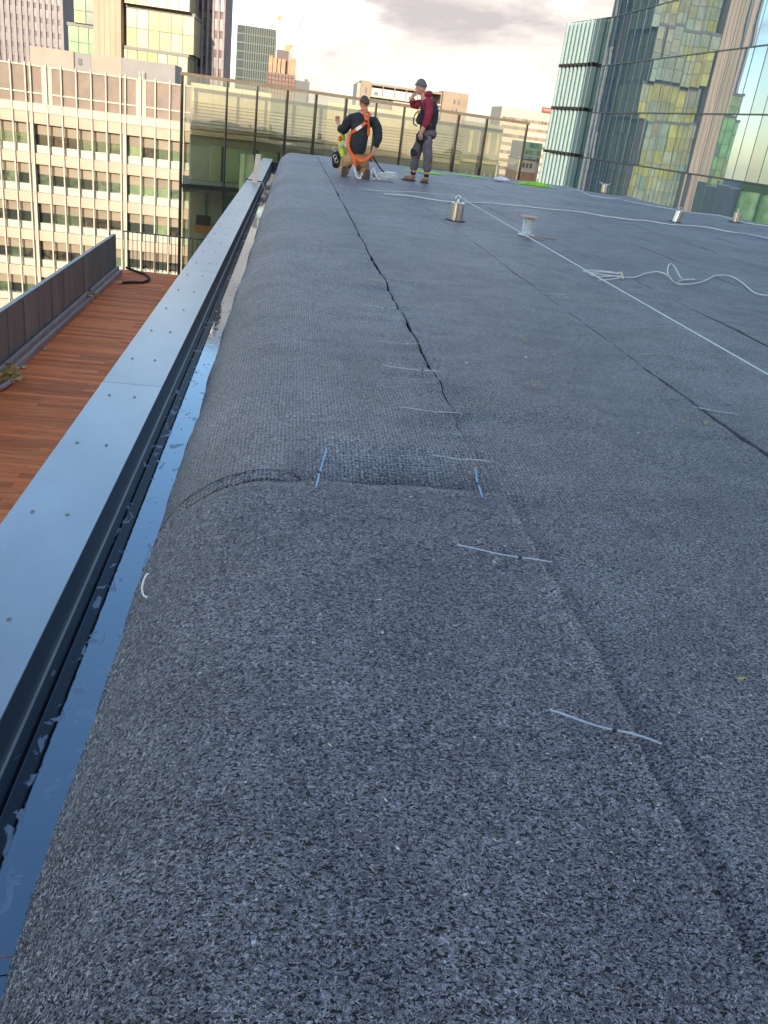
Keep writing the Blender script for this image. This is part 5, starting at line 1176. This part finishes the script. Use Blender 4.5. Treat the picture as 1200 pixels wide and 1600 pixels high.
rp = thing('rope_coil', 'loosely coiled white rope between the two workers', 'rope', (1.62, K, 0)); mb = MB(); pts = []
for k in range(60):
    a = k * .42; rr = .15 + .05 * math.sin(k * .9); pts.append((1.70 + math.cos(a) * rr * (1.2), K + .1 + math.sin(a) * rr * .7, .09 + .055 * math.sin(k * .37) + .04 * math.cos(a)))
mb.tube(pts, .014, 6); mb.build('coil', M['white_cable'], rp, smooth=True)
MB().tube(catmull([(1.55, K, .10), (1.52, K - .1, .05), (1.45, K - .18, .02), (1.42, K - .10, .13), (1.47, K - .05, .20), (1.50, K - .12, .10), (1.58, K - .2, .02)], 6), .013, 6).build('tail', M['white_cable'], rp, smooth=True)
MB().tube(catmull([(1.43, K - .0, .40), (1.50, K - .04, .30), (1.60, K, .20), (1.68, K + .02, .14)], 6), .012, 6).build('dark_lanyard', M['black_cloth'], rp, smooth=True)
r2 = thing('rope_end', 'short length of white rope lying between the boots of the kneeling worker', 'rope', (1.12, K - .2, 0))
MB().tube(catmull([(1.08, K - .16, .22), (1.12, K - .22, .12), (1.16, K - .26, .03), (1.22, K - .3, .015), (1.24, K - .22, .06)], 6), .015, 6).build('strand', M['white_cable'], r2, smooth=True); MB().tube([(1.24, K - .22, .06), (1.25, K - .2, .10)], .018, 6).build('knot', M['white_cable'], r2)

# ------------------------------------------------------------------ loose fibres and grit on the mats
M['fibre'] = mat('fibre', (0.13, 0.12, 0.13), 0.38, var=0.6, scale=70, spec=0.5, col2=(0.38, 0.345, 0.355), ramp=(0.40, 0.62))
def fibres(name, label, n, spans, pt, mname='fibre', rr=(.0006, .0011), ll=(.004, .009)):
    V = []; Fc = []
    for _ in range(n):
        a, y = pt[0](); l = random.uniform(*ll); th = random.gauss(0, .75) if random.random() < .7 else random.uniform(0, 3.14); cv = random.gauss(0, 1.6); r = random.uniform(*rr); b = len(V)
        px_, py_ = a, y; k = 4
        for i in range(k):
            p, nn = pt[1](px_, py_); h = 0.0008 + 0.0022 * math.sin(math.pi * i / (k - 1)) * random.random(); c = p + nn * h
            d = pt[2](px_, math.cos(th), math.sin(th)); sd2 = d.cross(nn).normalized()
            V += [tuple(c + sd2 * r), tuple(c - sd2 * r), tuple(c + nn * r * 1.4)]
            px_ += math.cos(th) * l / (k - 1); py_ += math.sin(th) * l / (k - 1); th += cv / (k - 1)
        for i in range(k - 1):
            q = b + i * 3
            Fc += [(q, q + 3, q + 5, q + 2), (q + 2, q + 5, q + 4, q + 1)]
    me = bpy.data.meshes.new(name); me.from_pydata(V, [], Fc); me.materials.append(M[mname]); me.polygons.foreach_set('use_smooth', [True] * len(me.polygons))
    o = bpy.data.objects.new(name, me); COL.objects.link(o); return tag(o, label, 'fibres', kind='stuff')
def near_pt():
    y = 0.55 + 1.66 * random.random() ** 1.25; return random.uniform(-0.50, 0.66), y
def near_surf(x, y):                           # x runs over the rounding as arc length
    s_ = RC[0] - x; off = ripple(x, y, 0) + 0.010 + 0.012 * fbm(y * 1.5, 1.7) * max(0, min(1, s_ / 0.4)) + 0.004 * fbm(y * 6, s_ * 6, 3) * max(0, min(1, s_ / 0.3))
    fl = seam_x(1, y) - gap(1, y) / 2; off += 0.009 * max(0, 1 - (fl - x) / 0.05) * (0.7 + fbm(y * 4, 5.0))
    px_, pz_ = profile(s_, off); a = max(0, min(math.pi / 2, s_ / RR)); return Vector((px_, y, pz_)), Vector((-math.sin(a), 0, math.cos(a)))
def near_dir(x, dx, dy):
    a = max(0, min(math.pi / 2, (RC[0] - x) / RR)); return Vector((math.cos(a) * dx, dy, math.sin(a) * dx))
fibres('mat_fibres', 'curly plastic fibres standing out of the near edge mat', 26000, None, (near_pt, near_surf, near_dir))
fibres('mat_fibres', 'curly plastic fibres standing out of the mat beyond the first seam', 9000, None, (lambda: (random.uniform(0.70, 1.75), 0.75 + 1.6 * random.random()), lambda x, y: (Vector((x, y, ripple(x, y, 1))), Vector((0, 0, 1))), lambda x, dx, dy: Vector((dx, dy, 0))))
mb = MB()
for _ in range(520):
    y = 0.8 + 19 * random.random() ** 1.6; x = random.uniform(0.05, min(7.0, 0.9 + y * .8)); l = random.uniform(.002, .0055) * (1 + y * .22); z = surf_z(x, y) + .002 if x < 1.7 else ripple(x, y, 2) + .003; a = random.uniform(0, 6.28); u = Vector((math.cos(a), math.sin(a), random.uniform(-.2, .3))) * l; v = Vector((-math.sin(a), math.cos(a), 0)) * l * random.uniform(.2, .5); p = Vector((x, y, z + l * .2))
    mb.add([p - u, p + v * 1.0, p + u, p - v, p + Vector((0, 0, l * .35))], [(0, 1, 4), (1, 2, 4), (2, 3, 4), (3, 0, 4)])
tag(mb.build('grit', M['leaf_pale']), 'scatter of tiny straw-coloured chips over the mats', 'grit', kind='stuff')
